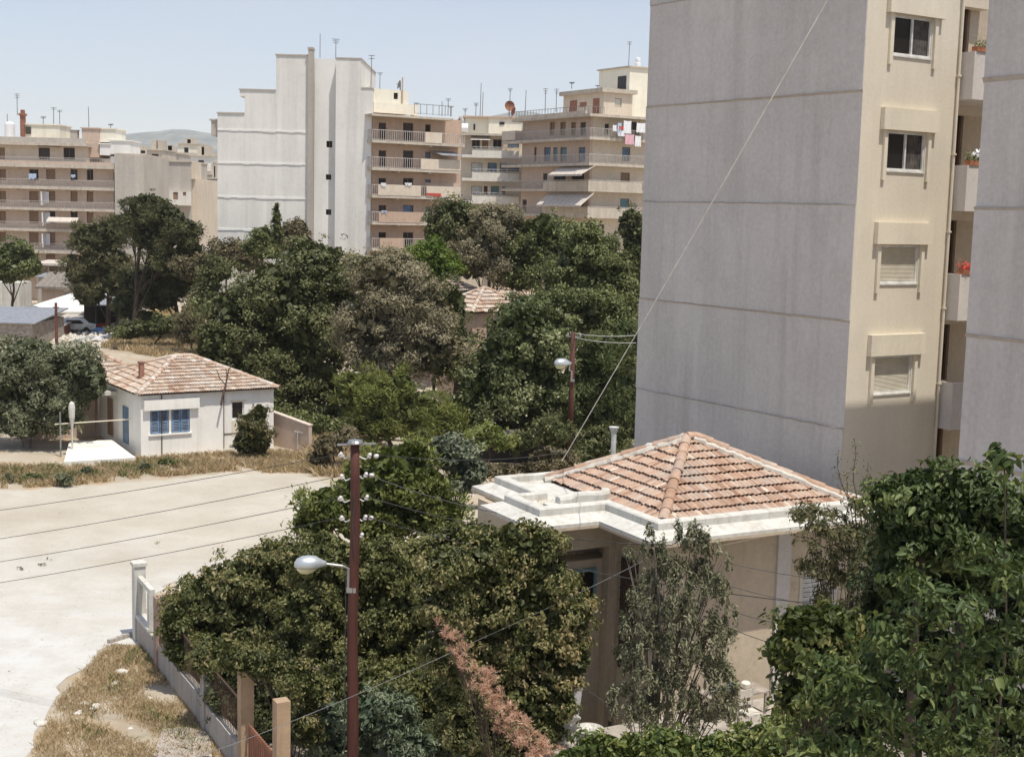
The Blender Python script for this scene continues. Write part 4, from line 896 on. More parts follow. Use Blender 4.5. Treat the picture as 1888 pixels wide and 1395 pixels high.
# ------------------------------------------------------------------ long apartment block on the left
def left_block():
    F = fr_at(210, 188); rt = F.root('apartment_building', 'long pinkish apartment block with continuous balconies at the left edge', 'apartment block')
    hs = []
    rows = [(312,332,'d'),(352,373,'b'),(389,412,'b'),(428,452,'b'),(466,490,'b')]
    cols = [(-112,-98),(-75,-60),(-40,-28),(-1,11),(54,71),(85,102),(130,143),(160,172)]
    kinds = {0:['shut_br','dark','shut_br','shut_br','dark','shut_br','glass','dark'],1:['shut_br']*8,2:['shut_br','dark','shut_br','shut_br','shut_br','dark','dark','shut_br'],3:['shut_br','shut_br','dark','shut_br','shut_br','shut_br','shut_dk','shut_br'],4:['shut_br']*8}
    for i, (a, b, _) in enumerate(rows):
        for j, (c, d) in enumerate(cols): hs.append((F.rect(c, d, a, b), kinds[i][j]))
    r_ = F.rect(-150, 210, 300, 560); building_body(F, rt, (r_[0], 0, 0, F.hit(210,300)[1]), 13, [h for h, _ in hs], 'pink_tan')
    for h, k in hs: win(rt, h, k)
    # penthouse
    z0 = F.hit(160, 298)[1]; zt = F.hit(160, 262)[1]; hp = [(F.rect(c, d, 272, 294, 1.2), k) for c, d, k in ((-60,-44,'shut_bl'),(-2,9,'shut_br'),(71,92,'shut_dk'),(117,138,'dark'))]
    q = MB(); q.shell(r_[0], F.hit(160,280,1.2)[0], z0, zt, 11, [h for h, _ in hp], 1.2, .15); q.build('penthouse_wall', M['cream'], rt)
    for h, k in hp: win(rt, h, k, rev=.15, y0=1.2)
    slab(F, rt, -150, 160, 257, 262.5, .1, 12.5)
    q = MB(); a = F.rect(-150, 158, 252, 257, .4); q.box(a[0], a[1], .4, .55, a[2], a[3]+.3); q.build('roof_parapet', M['grey_tan'], rt)
    for k, (c, d) in enumerate(((72,91),(117,138))): a = F.rect(c-3, d+22, 267, 270, .2); q = MB(); q.add([(a[0],1.15,a[3]+.3),(a[1],1.15,a[3]+.3),(a[1],.1,a[2]),(a[0],.1,a[2])], [(0,1,2,3)]); q.build('awning', M['rust'], rt)
    for i, (a, b, xe) in enumerate(((297,303,210),(337.5,343,210),(377.5,382,211),(416.5,421,211),(455.5,461,211),(496,501,211))):
        balcony(F, rt, -150, xe, a, b, 1.3, 'bars', 'balc', [], .95, side=False, sp=.22)
    for (a, b, y0, y1) in ((76,86,353,374),(78,88,391,412),(78,88,430,452)): w_ = F.rect(a, b, y0, y1, -1.0); q = MB(); q.box(w_[0], w_[0]+.12, -1.2, -.01, w_[2]-.3, w_[3]); q.box(w_[0], w_[1], -.1, -.01, w_[2], w_[3]); q.build('divider', M['cloth_w'], rt)
    # pale rounded end pier
    a = F.hit(211, 286, -1.3); b = F.hit(262, 286, -1.3); x0, x1 = a[0]+.02, b[0]; pl = [(x0,-1.4),(x1-1.0,-1.4),(x1-.4,-1.1),(x1-.05,-.5),(x1,.3),(x1,13),(x0,13)]
    q = MB(); q.prism(pl, 0, a[1]); q.build('end_pier', M['grey_tan'], rt); q = MB(); q.prism([(x*1.0, y) for x, y in pl], a[1]+.003, a[1]+.25); q.build('pier_cap', M['balc'], rt)
    # roof structures
    for (a, b, y0, y1, of, mt, nm) in ((46,110,230,254,3,'cream_white','roof_room'),(151,183,237,290,2.2,'pink_tan','stair_tower'),(184,213,238,262,2.6,'cream_white','roof_room'),(203,240,260,284,2.0,'white_bright','roof_room'),(184,203,266,286,2.0,'white_bright','roof_room')):
        r = F.rect(a, b, y0, y1, of); q = MB(); q.box(r[0], r[1], of, of+5, r[2], r[3]); q.box(r[0]-.15, r[1]+.15, of-.15, of+5.1, r[3]+.002, r[3]+.16); q.build(nm, M[mt], rt)
    r = F.rect(46, 57, 231, 247, 2.9); q = MB(); q.box(r[0]+.1, r[1], 2.88, 2.95, r[2], r[3]-.2); q.build('roof_door', M['shut_dk'], rt)
    r = F.rect(35, 46, 213, 252, 2.5); q = MB(); q.box(r[0]+.15, r[1]-.15, 2.5, 3.3, r[2], r[3]); q.box(r[0], r[1], 2.35, 3.45, r[3], r[3]+.3); q.box(r[0]+.2, r[1]-.2, 2.6, 3.2, r[3]+.3, r[3]+.8); q.build('chimney', M['rust'], rt)
    p = U(18, 232, 192); q = MB(); q.lathe((p.x,p.y,p.z-2.2), [(.7,0),(.7,2.4),(.6,2.7),(.1,2.8)], 14); tag(q.build('water_tank', M['cloth_w']), 'tall white round tank on the left block roof behind the chimney', 'water tank')
    p = U(136, 246, 191); q = MB(); q.box(p.x-.5, p.x+.5, p.y, p.y+.8, p.z-1.2, p.z+.4); q.box(p.x-.65, p.x+.65, p.y-.1, p.y+.9, p.z+.4, p.z+.5); tag(q.build('roof_vent', M['grey_tan']), 'small grey vent box on the left block roof', 'vent')
    for k, (px, py, wp, hp_, mt, lb) in enumerate(((53,320,14,12,'cloth_b','pale blue and white washing on the top balcony rail of the left block'),(131,322,8,8,'cloth_b','small blue towel on the top balcony rail of the left block'),(89,400,56,9,'awning','cream canvas sunshade low over a balcony of the left block'))):
        r = F.rect(px, px+wp, py, py+hp_, -1.4); q = MB(); n = 8
        if k < 2:
            for i in range(n): q.box(r[0]+(r[1]-r[0])*i/n, r[0]+(r[1]-r[0])*(i+.9)/n, -1.42-.04*(i % 2), -1.37, r[2]+random.uniform(0,.3), r[3])
        else: q.add([(r[0],-1.3,r[3]),(r[1],-1.3,r[3]),(r[1],-2.3,r[3]-.55),(r[0],-2.3,r[3]-.55)], [(0,1,2,3)]); q.box(r[0], r[1], -2.32, -2.28, r[3]-.72, r[3]-.55)
        o = q.build('washing' if k < 2 else 'sunshade', M[mt]); o.location = (F.o.x, F.o.y, 0); tag(o, lb, 'laundry' if k < 2 else 'sunshade')
left_block()

# ------------------------------------------------------------------ building behind, and the distant town
def back_buildings():
    F = fr_at(262, 222); rt = F.root('apartment_building', 'grey beige rear block with few small windows, right of the long left block', 'apartment block')
    r = F.rect(262, 352, 297, 600); hs = []
    for (a, b, c, d) in ((289,297,304,309),(291,297,323,331),(289,300,343,348),(255+8,268,310,330)): hs.append(F.rect(a, b, c, d))
    building_body(F, rt, (r[0], r[1], 0, r[3]), 12, hs, 'grey_tan')
    for h in hs: win(rt, h, 'dark')
    r2 = F.rect(352, 372, 330, 600, 1); q = MB(); q.box(r[1]+.002, r2[1], 1, 13, 0, r2[3]); q.box(F.hit(350,300)[0], F.hit(358,300)[0], .5, 5, F.hit(352,330,.5)[1], F.hit(352,298,.5)[1]); q.build('wall', M['cream'], rt)
    r3 = F.rect(300, 349, 352, 378, -1.5); hs = [F.rect(319,328,354,368,-1.5), F.rect(337,343,354,361,-1.5)]; q = MB(); q.shell(r3[0], r3[1], r3[2], r3[3], 1.48, hs, -1.5, .15); bx_ = q.build('bay', M['balc_w'], rt)
    for h in hs: q = MB(); q.box(h[0], h[1], -1.38, -1.35, h[2], h[3]); q.build('pane', M['shut_br'], bx_)
    q = MB(); q.box(r[0]-.2, r[1]+.1, -.2, 12.2, r[3]+.002, r[3]+.22); q.build('roof', M['balc'], rt)
    rnd = random.Random(21)
    town = [ # px0,px1,top,Y,mat,label
     (272,300,277,300,'cream','low cream block just above the grey rear block'),
     (296,330,283,330,'grey_tan','grey roof terrace block in the gap, in front of the hills'),
     (328,368,266,360,'cream_white','pale block crowned with roof huts in the gap below the hills'),
     (352,398,288,300,'white_bright','whitish block with a long flat roof in the gap'),
     (372,402,322,270,'grey_tan','grey block with a bright roof edge beside the white stepped wall'),
     (378,402,392,250,'pink_tan','brownish block low beside the white stepped wall'),
     (384,402,330,245,'sheet_bl','blue glazed facade squeezed against the white stepped wall'),
     (240,275,284,420,'cream_white','tiny far white block left of the gap'),
     (300,345,290,450,'pink_tan','far rosy block under the hill ridge'),
     (345,390,280,520,'white_wall','very far white block under the hill top'),
     (838,860,236,260,'grey_tan','grey block whose roof shows behind the white water tank'),
     (955,1000,238,330,'cream','distant cream block between the cream house and the corner block'),
     (1215,1330,190,210,'cream','cream block hidden behind the big grey tower',),(1345,1500,240,260,'pink_tan','rosy block hidden behind the big grey tower'),(1560,1800,215,240,'grey_tan','grey block far behind the cream window strip'),
     (968,1005,232,480,'white_wall','very distant white block below the right hill')]
    for i, (a, b, t, Y, mt, lb) in enumerate(town):
        T = fr_at(a, Y); x1 = T.hit(b, t)[0]; zt = T.hit(a, t)[1]; root = T.root('apartment_building', lb, 'apartment block', 'distant blocks of the town'); hs = []
        nx = max(1, int(x1/3.2)); nz_ = 5
        for k in range(nz_):
            for j in range(nx):
                xa = (j+.3)*x1/nx; zb = zt-2.3-3*k
                if zb > 1 and rnd.random() < .85: hs.append((xa, xa+1.1+.5*rnd.random(), zb, zb+1.5))
        building_body(T, root, (0, x1, 0, zt), 12, hs, mt)
        for h in hs:
            q = MB(); q.box(h[0], h[1], .12, .15, h[2], h[3]); q.build('window', M[rnd.choice(['dark','shut_br','shut_bl','shut_dk'])], root)
        for k in range(nz_):
            z = zt-3*k-3.05
            if z > 1 and mt not in ('grey_tan',): q = MB(); q.box(0, x1, -1, -.002, z-.15, z); q.box(0, x1, -1, -.93, z, z+.85); q.build('balcony', M['balc_w' if i % 2 else 'balc'], root)
        q = MB(); q.box(-.2, x1+.2, -.4, 12, zt+.002, zt+.3)
        for k in range(2): xx_ = x1*rnd.uniform(.05,.6); q.box(xx_, xx_+x1*.28, 2, 6, zt+.3, zt+rnd.uniform(1.2,2.8))
        q.build('roof', M['balc'], root)
back_buildings()

# ------------------------------------------------------------------ antennas, dishes
AN = [(32,173,212,195,'antenna with a small aerial above the left block chimney',0),(14,210,245,196,'short thin antenna left of the left block chimney',2),(99,198,232,191,'tall antenna over the cream roof hut of the left block',0),(110,203,232,192,'second antenna over the cream roof hut of the left block',0),(164,197,238,192,'lone tall mast on the stair tower of the left block',2),(204,229,240,192,'tiny antenna on the white roof room of the left block',0),(80,215,232,193,'short antenna left of the pair on the left block',0),
 (590,62,106,128,'tall thin mast rising from the top of the white stepped wall',2),(619,72,110,126,'mast with bent top at the shaft of the white stepped wall',1),(684,102,163,128,'tall antenna behind the right step of the white wall',0),(700,134,165,130,'small antenna above the cream roof room',0),(826,182,212,140,'antenna at the right end of the tan front roof',0),(815,187,213,142,'slender mast near the right end of the tan front roof',2),(831,196,214,142,'short antenna at the very corner of the tan front roof',0),
 (768,190,210,130,'low antenna on the tan front roof beside the roof room',0),(857,200,225,168,'thin antenna left of the cream house roof room',0),(877,190,216,168,'antenna with broad aerial on the cream house roof room',0),(885,153,216,168,'tallest mast on the cream house roof room',2),(889,170,216,169,'mast standing right beside the tallest one on the cream house',2),(940,163,190,168,'antenna above the rusty loudspeaker horns',0),(967,166,235,170,'tall lattice mast right of the cream house roof',2),
 (1005,163,208,160,'left one of the two antennas on the corner block terrace',0),(1025,164,206,158,'right one of the two antennas on the corner block terrace',0),(1054,152,163,160,'little antenna on the roof storey of the corner block',0),(1159,77,120,160,'tall antenna on top of the cream stair tower',0),(1102,158,163,158,'very short antenna at the roof storey corner',0)]
for px, a, b, Y, lb, k in AN: antenna(px, a, b, Y, lb, k, random.uniform(-.02,.02), random.choice((2,3)))
def dish(px, py, Y, r, lb, mat, axis):
    p = U(px, py, Y); t = thing('satellite_dish', lb, 'satellite dish', p); ax = Vector(axis).normalized()
    q = MB(); q.lathe((0,0,0), [(r*.15,0),(r*.6,r*.12),(r,r*.35),(r*1.03,r*.35),(r*.6,r*.07),(r*.15,-.05)], 16, ax); q.build('bowl', M[mat], t)
    q = MB(); q.tube([(0,0,0),(0,.2,-r*1.9)], .06, 6); q.obox((0,0,0), ax*r*.9, .05, .05); q.build('mount', M['mast'], t)
dish(738, 157, 129, .42, 'small grey dish on the rusty flue of the tan front', 'mast', (-1,-.4,.3))
dish(939, 196, 168, .62, 'upper rusty round horn on the cream house roof', 'rust', (.3,-1,.1))
dish(944, 205, 167.6, .55, 'lower rusty round horn on the cream house roof', 'rust', (1,-.4,-.3))
p = U(1176, 118, 160); q = MB(); q.lathe((p.x,p.y,p.z-.5), [(.35,0),(.35,.6),(.2,.75),(.3,.8),(.3,1.1),(.1,1.2)], 10); tag(q.build('roof_cowl', M['cloth_w']), 'white chimney cowl on the cream stair tower', 'chimney cowl')

# ------------------------------------------------------------------ yard of sheds on the left
def sheds():
    Y = 142
    def shed(name, label, cat, px0, px1, pyt, pyb, Yd, dep, wallm, roofm, th=.18, over=.3, tilt=0.0, openfront=False, base=0):
        F = fr_at(px0, Yd); x0, x1, zb, zt = F.rect(px0, px1, pyt, pyb); rt = F.root(name, label, cat); q = MB()
        if openfront:
            for xx in (0, x1*.33, x1*.66, x1-.15): q.box(xx, xx+.14, 0, .14, base, zt)
            q.box(0, x1, dep-.1, dep, base, zt); q.box(0, .1, .14, dep-.1, base, zt)
        else: q.box(0, x1, 0, dep, base, zt)
        q.build('wall', M[wallm], rt); q = MB(); n = max(2, int(x1/.5))
        for k in range(n): a = -over+(x1+2*over)*k/n; b = -over+(x1+2*over)*(k+.96)/n; q.add([(a,-over,zt+.01),(b,-over,zt+.01),(b,dep+over,zt+.01+tilt),(a,dep+over,zt+.01+tilt),(a,-over,zt+th),(b,-over,zt+th),(b,dep+over,zt+th+tilt),(a,dep+over,zt+th+tilt)], [(0,3,2,1),(4,5,6,7),(0,1,5,4),(1,2,6,5),(2,3,7,6),(3,0,4,7)])
        q.build('roof', M[roofm], rt); return rt, F
    shed('shed', 'long low shed with whitewashed flat roof in the yard', 'shed', 30, 148, 575, 604, 150, 22, 'grey_tan', 'sheet_w', .2, .2, .9)
    shed('shed', 'lean-to with grey blue metal roof at the left edge above the olive tree', 'shed', -60, 60, 594, 640, 128, 9, 'wood_gr', 'sheet_bl', .12, .4, .75)
    shed('shed', 'low rusty hut joined to the whitewashed shed behind the short pole', 'shed', 80, 118, 600, 612, 140, 7, 'rust', 'grey_tan', .1, .2, .6)
    shed('kiosk', 'open black shack under a blue grey metal roof between the pine trunks', 'kiosk', 152, 216, 562, 612, 146, 6, 'dark', 'sheet_bl', .12, .4, .7, True)
    shed('shed', 'little pink roofed hut right of the black shack', 'shed', 216, 234, 566, 600, 150, 5, 'grey_tan', 'sheet_w', .12, .1, .4)
    rt, F = shed('shed', 'hut with sagging thatch roof below the white awning', 'shed', 74, 118, 532, 560, 168, 4, 'pink_tan', 'thatch', .3, .6, 1.6)
    shed('stall', 'market stall with cream canvas roof in front of the left block', 'stall', 66, 128, 489, 512, 178, 5, 'wood_gr', 'awning', .3, .4, .25, True)
    shed('stall', 'pale blue metal topped lean-to under the cream stall', 'stall', 68, 116, 511, 526, 172, 3, 'grey_tan', 'sheet_bl', .1, .3, .3)
    shed('garden_wall', 'rough whitewashed yard wall at the left edge', 'wall', -40, 36, 521, 552, 160, 4, 'white_paint', 'white_paint', .1, 0, 0)
    shed('shed', 'cream hut half seen between the tall pines and the dome tree', 'shed', 356, 402, 512, 545, 150, 5, 'cream', 'sheet_w', .15, .3, .3)
    shed('shed', 'mustard yellow painted hut behind the tall pine trunks', 'shed', 274, 306, 464, 500, 165, 5, 'yellow_paint', 'yellow_paint', .1, .1, .2)
    shed('shed', 'white roofed hut behind the bushes left of the cypress', 'shed', 358, 384, 463, 480, 165, 5, 'wood_gr', 'sheet_w', .15, .2, .2)
    # junk
    items = [((150,190,607,613),'tarp','blue_tarpaulin','flat blue tarpaulin sheet on the ground before the black shack','tarpaulin'),((168,186,621,628),'cloth_w','board','white board lying below the blue tarpaulin','board'),((139,152,622,630),'metal_w','board','grey metal sheet leaning left of the white board','board'),((214,236,576,582),'yellow_paint','board','yellow plank under the pink roofed hut','board'),((168,194,598,603),'cloth_r','blanket','reddish blanket heap inside the front of the black shack','blanket'),((196,212,599,602),'cloth_w','board','thin white plank at the foot of the black shack','board')]
    for r, mt, nm, lb, ct in items:
        a = G(r[0], r[3], 0); b = G(r[1], r[3], 0); dpt = (r[3]-r[2])*.55; q = MB(); n = 5
        for i in range(n): x0 = a.x+(b.x-a.x)*i/n; q.box(x0, a.x+(b.x-a.x)*(i+1)/n-.01, a.y, a.y+dpt, .05, .18+.09*(i % 2)+.12*(i==2))
        tag(q.build(nm, M[mt]), lb, ct)
    # a small pale car parked near the shack
    c = G(140, 612, 0); t = thing('parked_car', 'small pale car parked left of the black shack', 'car', c, .1)
    q = MB(); prof = [(-1.9,.35),(-1.9,.8),(-1.2,.95),(-.75,1.4),(.7,1.42),(1.2,.95),(1.9,.82),(1.9,.35)]; q.xprism(prof, -.8, .8); q.build('body', M['metal_w'], t)
    q = MB(); q.xprism([(-1.08,.96),(-.72,1.32),(.62,1.34),(1.02,.96)], -.82, .82); q.build('window', M['glass'], t)
    for x in (-1.25, 1.25):
        for y in (-.82, .82): q = MB(); q.lathe((x,y-.08,.32), [(.15,0),(.32,.02),(.32,.16),(.15,.18)], 14, (0,1,0)); q.build('wheel', M['dark'], t)
    # rubble pile
    rr = random.Random(4); q = MB()
    for _ in range(260):
        p = G(rr.uniform(95,215), rr.uniform(608,640), 0); s = rr.uniform(.12,.45); a = [Vector((rr.gauss(0,1),rr.gauss(0,1),rr.gauss(0,.6))).normalized()*s for _ in range(6)]
        q.add([(p.x+s*.9,p.y,s*.2),(p.x-s*.8,p.y+.1,s*.15),(p.x,p.y+s,.1),(p.x,p.y-s*.9,.05),(p.x+rr.uniform(-.1,.1),p.y,s*.8)], [(0,2,4),(2,1,4),(1,3,4),(3,0,4)])
    tag(q.build('rubble', M['rock']), 'heaps of pale rubble and scrap in front of the yard sheds', 'rubble', kind='stuff')
    b = U(103, 558, 128); q = MB(); q.tube([(0,0,0),(0,0,U(103,558,128).z)], [.17,.13], 8); q.box(-.3,.3,-.05,.05,b.z-.5,b.z-.4); o = q.build('utility_pole', M['wood_pole']); o.location = (b.x,b.y,0); tag(o, 'short bare brown pole standing in the shed yard behind the olive tree', 'utility pole')
sheds()

# ------------------------------------------------------------------ poles with street lamps, cables
def lamp(rt, foot, head, r):
    foot = Vector(foot); head = Vector(head); d = (head-foot); d.z = 0; d.normalize()
    q = MB(); q.tube([foot+Vector((0,0,-.55)), foot+Vector((0,0,-.05)), foot+d*.15+Vector((0,0,.02)), head-d*r*1.9], r*.16, 8); q.box(foot.x-.04,foot.x+.18,foot.y-.07,foot.y+.05,foot.z-.62,foot.z-.5); q.build('lamp_arm', M['metal'], rt)
    q = MB(); q.smooth = True
    q.lathe(head-d*r*2.1, [(r*.28,0),(r*.38,r*.25),(r*.55,r*.6),(r*.92,r*1.2),(r*1.0,r*1.9),(r*.95,r*2.6),(r*.7,r*3.15),(r*.3,r*3.45)], 20, d)
    q.v = [(x, y, z if z > head.z-.28*r else head.z-.28*r+(z-head.z+.28*r)*.12) for x, y, z in q.v]
    h = q.build('lamp_head', M['lampm'], rt, True)
    q = MB(); q.lathe(head-d*r*1.1+Vector((0,0,-.25*r)), [(r*.3,0),(r*.7,r*.5),(r*.86,r*1.2),(r*.75,r*1.8),(r*.35,r*2.2)], 16, d)
    q.v = [(x, y, z if z < head.z-.2*r else head.z-.2*r) for x, y, z in q.v]
    q.build('lamp_glass', M['lampg'], h, True)
m_, t_, b_, o_ = newmat('brushed aluminium lamp housing'); b_.inputs['Base Color'].default_value = (.50,.53,.54,1); b_.inputs['Metallic'].default_value = .55; b_.inputs['Roughness'].default_value = .38; M['lampm'] = m_
m_, t_, b_, o_ = newmat('yellowed lamp glass'); b_.inputs['Base Color'].default_value = (.62,.60,.38,1); b_.inputs['Roughness'].default_value = .2; M['lampg'] = m_
def wire(name, label, pts, r=.012, mat='cable', sag=0.0, n=24, cat='cable', group=None):
    P = []
    for i in range(len(pts)-1):
        a, b = Vector(pts[i]), Vector(pts[i+1])
        for k in range(n+(1 if i == len(pts)-2 else 0)): t = k/n; P.append(a.lerp(b, t)-Vector((0,0,sag*4*t*(1-t))))
    q = MB(); q.tube(P, r, 5); tag(q.build(name, M[mat]), label, cat, group)
def near_pole():
    top = U(655,818,31); rt = thing('utility_pole', 'near red brown wooden pole with white insulators and a round street lamp', 'utility pole', (top.x, 31, 0))
    H_ = top.z; pts = [(.0+.02*math.sin(i), 0, H_*i/10) for i in range(11)]
    q = MB(); q.tube(pts, [.145-.004*i for i in range(11)], 16); q.build('pole', M['wood_p'], rt, True)
    q = MB(); q.lathe((0,0,H_), [(.17,0),(.19,.03),(.15,.09),(.05,.11)], 14); q.obox((-.42,0,H_-.03),(.48,0,H_+.02),.05,.04); q.build('cap', M['metal'], rt)
    lv = [(-.30,H_-.24),(.32,H_-.24),(-.28,H_-.76),(.24,H_-.70),(-.30,H_-1.28),(.27,H_-1.24),(-.27,H_-1.75),(.24,H_-1.72),(.16,H_-2.15)]
    for k, (x, z) in enumerate(lv):
        q = MB(); q.tube([(.1*(1 if x > 0 else -1),0,z-.06),(x*.75,0,z-.12),(x,0,z-.06)], .016, 6); ins = q.build('bracket', M['metal_w'], rt)
        q = MB(); q.lathe((x,0,z-.08), [(.03,0),(.052,.016),(.052,.04),(.036,.055),(.048,.065),(.045,.095),(.025,.12),(.01,.13)], 12, (.35*(-1 if x < 0 else 1),-.2,1)); q.build('insulator', M['porcelain'], ins, True)
        if k % 3 != 2: q = MB(); q.lathe((x*1.35,.05,z-.06), [(.02,0),(.05,.03),(.055,.08),(.03,.12)], 10, (1,0,.2)); q.build('insulator', M['porcelain'], ins, True)
    q = MB(); q.tube([(-.17,-.08,H_-2.9),(-.18,-.08,H_-4.2),(-.17,-.1,0.5)], .012, 6); q.tube([(.02,-.155,H_-1.1),(-.02,-.16,H_-1.9),(.05,-.165,H_-2.6)], .012, 6); q.build('lamp_cable', M['cable'], rt)
    a = U(643,1044,30.95); h = U(566,1040,30.7); lamp(rt, a-Vector(rt.location), h-Vector(rt.location), .215)
    return top, lv
M['wood_p'] = plaster('cracked red brown creosoted pole', (.10,.038,.030), (.035,.016,.014), .8, 1.6, 3.5, .7, .5, 16)
NP, LV = near_pole()
for k, ((x, z), (py, lb)) in enumerate(zip([LV[0],LV[2],LV[4],LV[6]], ((950,'topmost of the four black cables crossing the street to the left'),(996,'second cable from the top crossing the street to the left'),(1037,'third cable from the top crossing the street to the left'),(1075,'lowest of the four black cables crossing the street to the left')))):
    e = U(-420, [985,1046,1090,1130][k]+0, 40); s = Vector((NP.x+x, 31, z)); wire('power_cable', lb, [s, e], .008, 'cable', .22, 30, group='cables from the near pole across the street')
for k, ((x, z), e, lb) in enumerate(((LV[1],(1060,828,48),'faint cable from the top right insulator towards the back'),(LV[3],(1110,968,30.3),'dark cable from the near pole to the white parapet corner'),(LV[5],(1240,1005,27),'cable from the near pole under the parapet of the tan house'),(LV[7],(1500,1112,26.5),'long cable from the near pole across the tan house wall'))):
    wire('power_cable', lb, [Vector((NP.x+x,31,z)), U(*e)], .011, 'cable', .25, 24, group='cables from the near pole to the right')
wire('power_cable', 'pale steel cable sloping from the top edge down across the grey wall', [U(1560,-60,20), U(1036,850,34)], .0095, 'cable_w', .05)
wire('power_cable', 'thin pale cable from the tan house down to the bottom left corner', [U(1185,1034,28), U(880,1180,27), U(560,1320,26), U(330,1405,25)], .0055, 'metal', .03, 10)
wire('power_cable', 'dark wire running down through the hedge to the garden', [U(760,1075,29), U(1040,1240,28), U(1215,1355,27.5)], .010, 'cable', .05, 12)
for k, (a, b, lb) in enumerate((((1345,1038),(1530,1070),'highest'),((1340,1078),(1500,1115),'second highest'),((1335,1120),(1440,1150),'third'),((1335,1152),(1440,1190),'lowest'))):
    wire('dark_line', lb+' of the four thin dark lines before the sunlit tan wall', [U(*a, 27.6), U(*b, 27.6)], .009, 'cable', .03, 8, group='dark lines before the tan wall', cat='dark line')  # thin dark tubes across the tan wall
def mid_pole():
    top = U(1057,612,75); rt = thing('utility_pole', 'thin red brown pole with a white street lamp before the pines', 'utility pole', (top.x, 75, 0))
    q = MB(); q.tube([(0,0,0),(0,0,top.z)], [.17,.12], 12); q.build('pole', M['wood_p'], rt, True)
    q = MB(); q.obox((-.35,0,top.z-.25),(.45,0,top.z-.25),.06,.06)
    for x in (-.3,.4): q.lathe((x,0,top.z-.22), [(.06,0),(.06,.12),(.03,.18)], 8)
    q.build('crossarm', M['metal'], rt)
    a = U(1054,683,74.8)-Vector(rt.location); h = U(1034,670,74.5)-Vector(rt.location); lamp(rt, a, h, .30)
mid_pole()
for k, (e, lb) in enumerate((((1172,618,60),'upper faint cable from the thin pole to the grey block'),((1172,632,60),'lower faint cable from the thin pole to the grey block'))): wire('power_cable', lb, [U(1060,614+8*k,75), U(*e)], .014, 'cable_w', .1, 10, group='cables from the thin pole')

# ------------------------------------------------------------------ street fence of the front garden
M['rust2'] = plaster('reddish stained concrete', (.36,.25,.21), (.2,.13,.1), .6, .8, 1.5, .9, .4, 8)
def street_fence():
    F = Fr(-11.88, 42.12, (.468, -.883)); rt = F.root('garden_fence', 'old concrete garden fence with pillars and panels along the hedge at the lower left', 'fence')
    q = MB(); q.box(-.02,.36,-.18,.18,0,2.45); q.prism([(-.06,-.22),(.40,-.22),(.40,.22),(-.06,.22)],2.45,2.56); q.build('pillar', M['white_paint'], rt)
    q = MB(); n = 26; rr = random.Random(2)
    for k in range(n):
        a = .362+k*(11.3/n); q.box(a, a+11.3/n-.002, -.12, .12, 0, .78+rr.uniform(-.015,.015))
    q.build('low_wall', M['wall_old'], rt)
    q = MB(); q.box(.362, 2.05, -.16, .16, .80, .9); q.box(.362, 2.05, -.08, .08, 2.0, 2.14); q.box(1.75, 2.05, -.10, .10, .9, 2.0); q.box(.365, .47, -.06, .06, .9, 2.0); q.build('panel_frame', M['white_paint'], rt)
    for s, m2 in ((2.9,'rust2'),(8.3,'wall_old')):
        q = MB(); q.box(s, s+.35, -.17, .17, 0, 2.2); q.build('pillar', M[m2], rt)
    q = MB(); 
    for k in range(60):
        s = 3.3+k*.14
        if abs(s-8.47) < .22: continue
        q.tube([(s,0,.78),(s,0,1.9)], .012, 5)
    q.box(3.26,8.29,-.02,.02,1.82,1.86); q.box(8.66,11.6,-.02,.02,1.82,1.86); q.build('iron_railing', M['iron'], rt)
    q = MB(); q.box(11.75,12.07,-.16,.16,0,2.95); q.build('gate_pillar', M['ochre'], rt); q = MB(); q.box(14.52,14.84,-.16,.16,0,2.95); q.build('gate_pillar', M['ochre'], rt)
    q = MB(); q.box(14.91,24,-.12,.12,0,1.2); q.build('low_wall', M['ochre'], rt)
    q = MB(); q.box(12.15,14.45,-.03,.03,.15,.25)
    for k in range(16): q.box(12.2+k*.145,12.3+k*.145,-.02,.02,.1,1.5+.0*k)
    q.build('gate', M['rust'], rt)
    # flat grey plate and kerb
    c = F.w(9.6,-.9); q = MB(); q.prism([(c.x-.9,c.y+1.2),(c.x-.3,c.y+1.4),(c.x+.4,c.y+1.0),(c.x+.75,c.y-.3),(c.x+1.2,c.y-2.2),(c.x+.2,c.y-2.0),(c.x-.3,c.y-.9),(c.x-.7,c.y-.5)], 0, .07); tag(q.build('grey_plate', M['wall_old']), 'flat grey paving at the foot of the garden fence', 'plate')  # flat grey piece lying by the fence
    a = G(200,1186,0); b = G(258,1168,0); q = MB(); n = 7
    for k in range(n): p = a.lerp(b,k/n); p2 = a.lerp(b,(k+.93)/n); q.obox(p+Vector((0,0,.06)), p2+Vector((0,0,.06)), .14, .16+random.uniform(-.04,.04))
    tag(q.build('kerb', M['wall_old']), 'short crumbling kerb beside the white fence pillar', 'kerb')
    rr = random.Random(9)
    for k in range(16):
        p = G(rr.uniform(90,360), rr.uniform(1230,1390)) if k > 5 else G(rr.uniform(60,180), rr.uniform(1250,1395)); s = rr.uniform(.06,.2); q = MB(); vv = []
        bmh = bmesh.new(); bmesh.ops.create_icosphere(bmh, subdivisions=2, radius=s)
        for v in bmh.verts: v.co *= 1+.3*math.sin(v.co.x*31/s*.1+k)*math.cos(v.co.y*17/s*.1+k*2)+rr.uniform(-.12,.12); v.co.z *= .55
        me = bpy.data.meshes.new('rock'); bmh.to_mesh(me); bmh.free(); me.materials.append(M['rock']); o = bpy.data.objects.new('rock', me); COL.objects.link(o); o.location = (p.x, p.y, s*.15); tag(o, 'pale stone lying in the dry grass at the lower left', 'rock', 'stones in the dry grass')
street_fence()

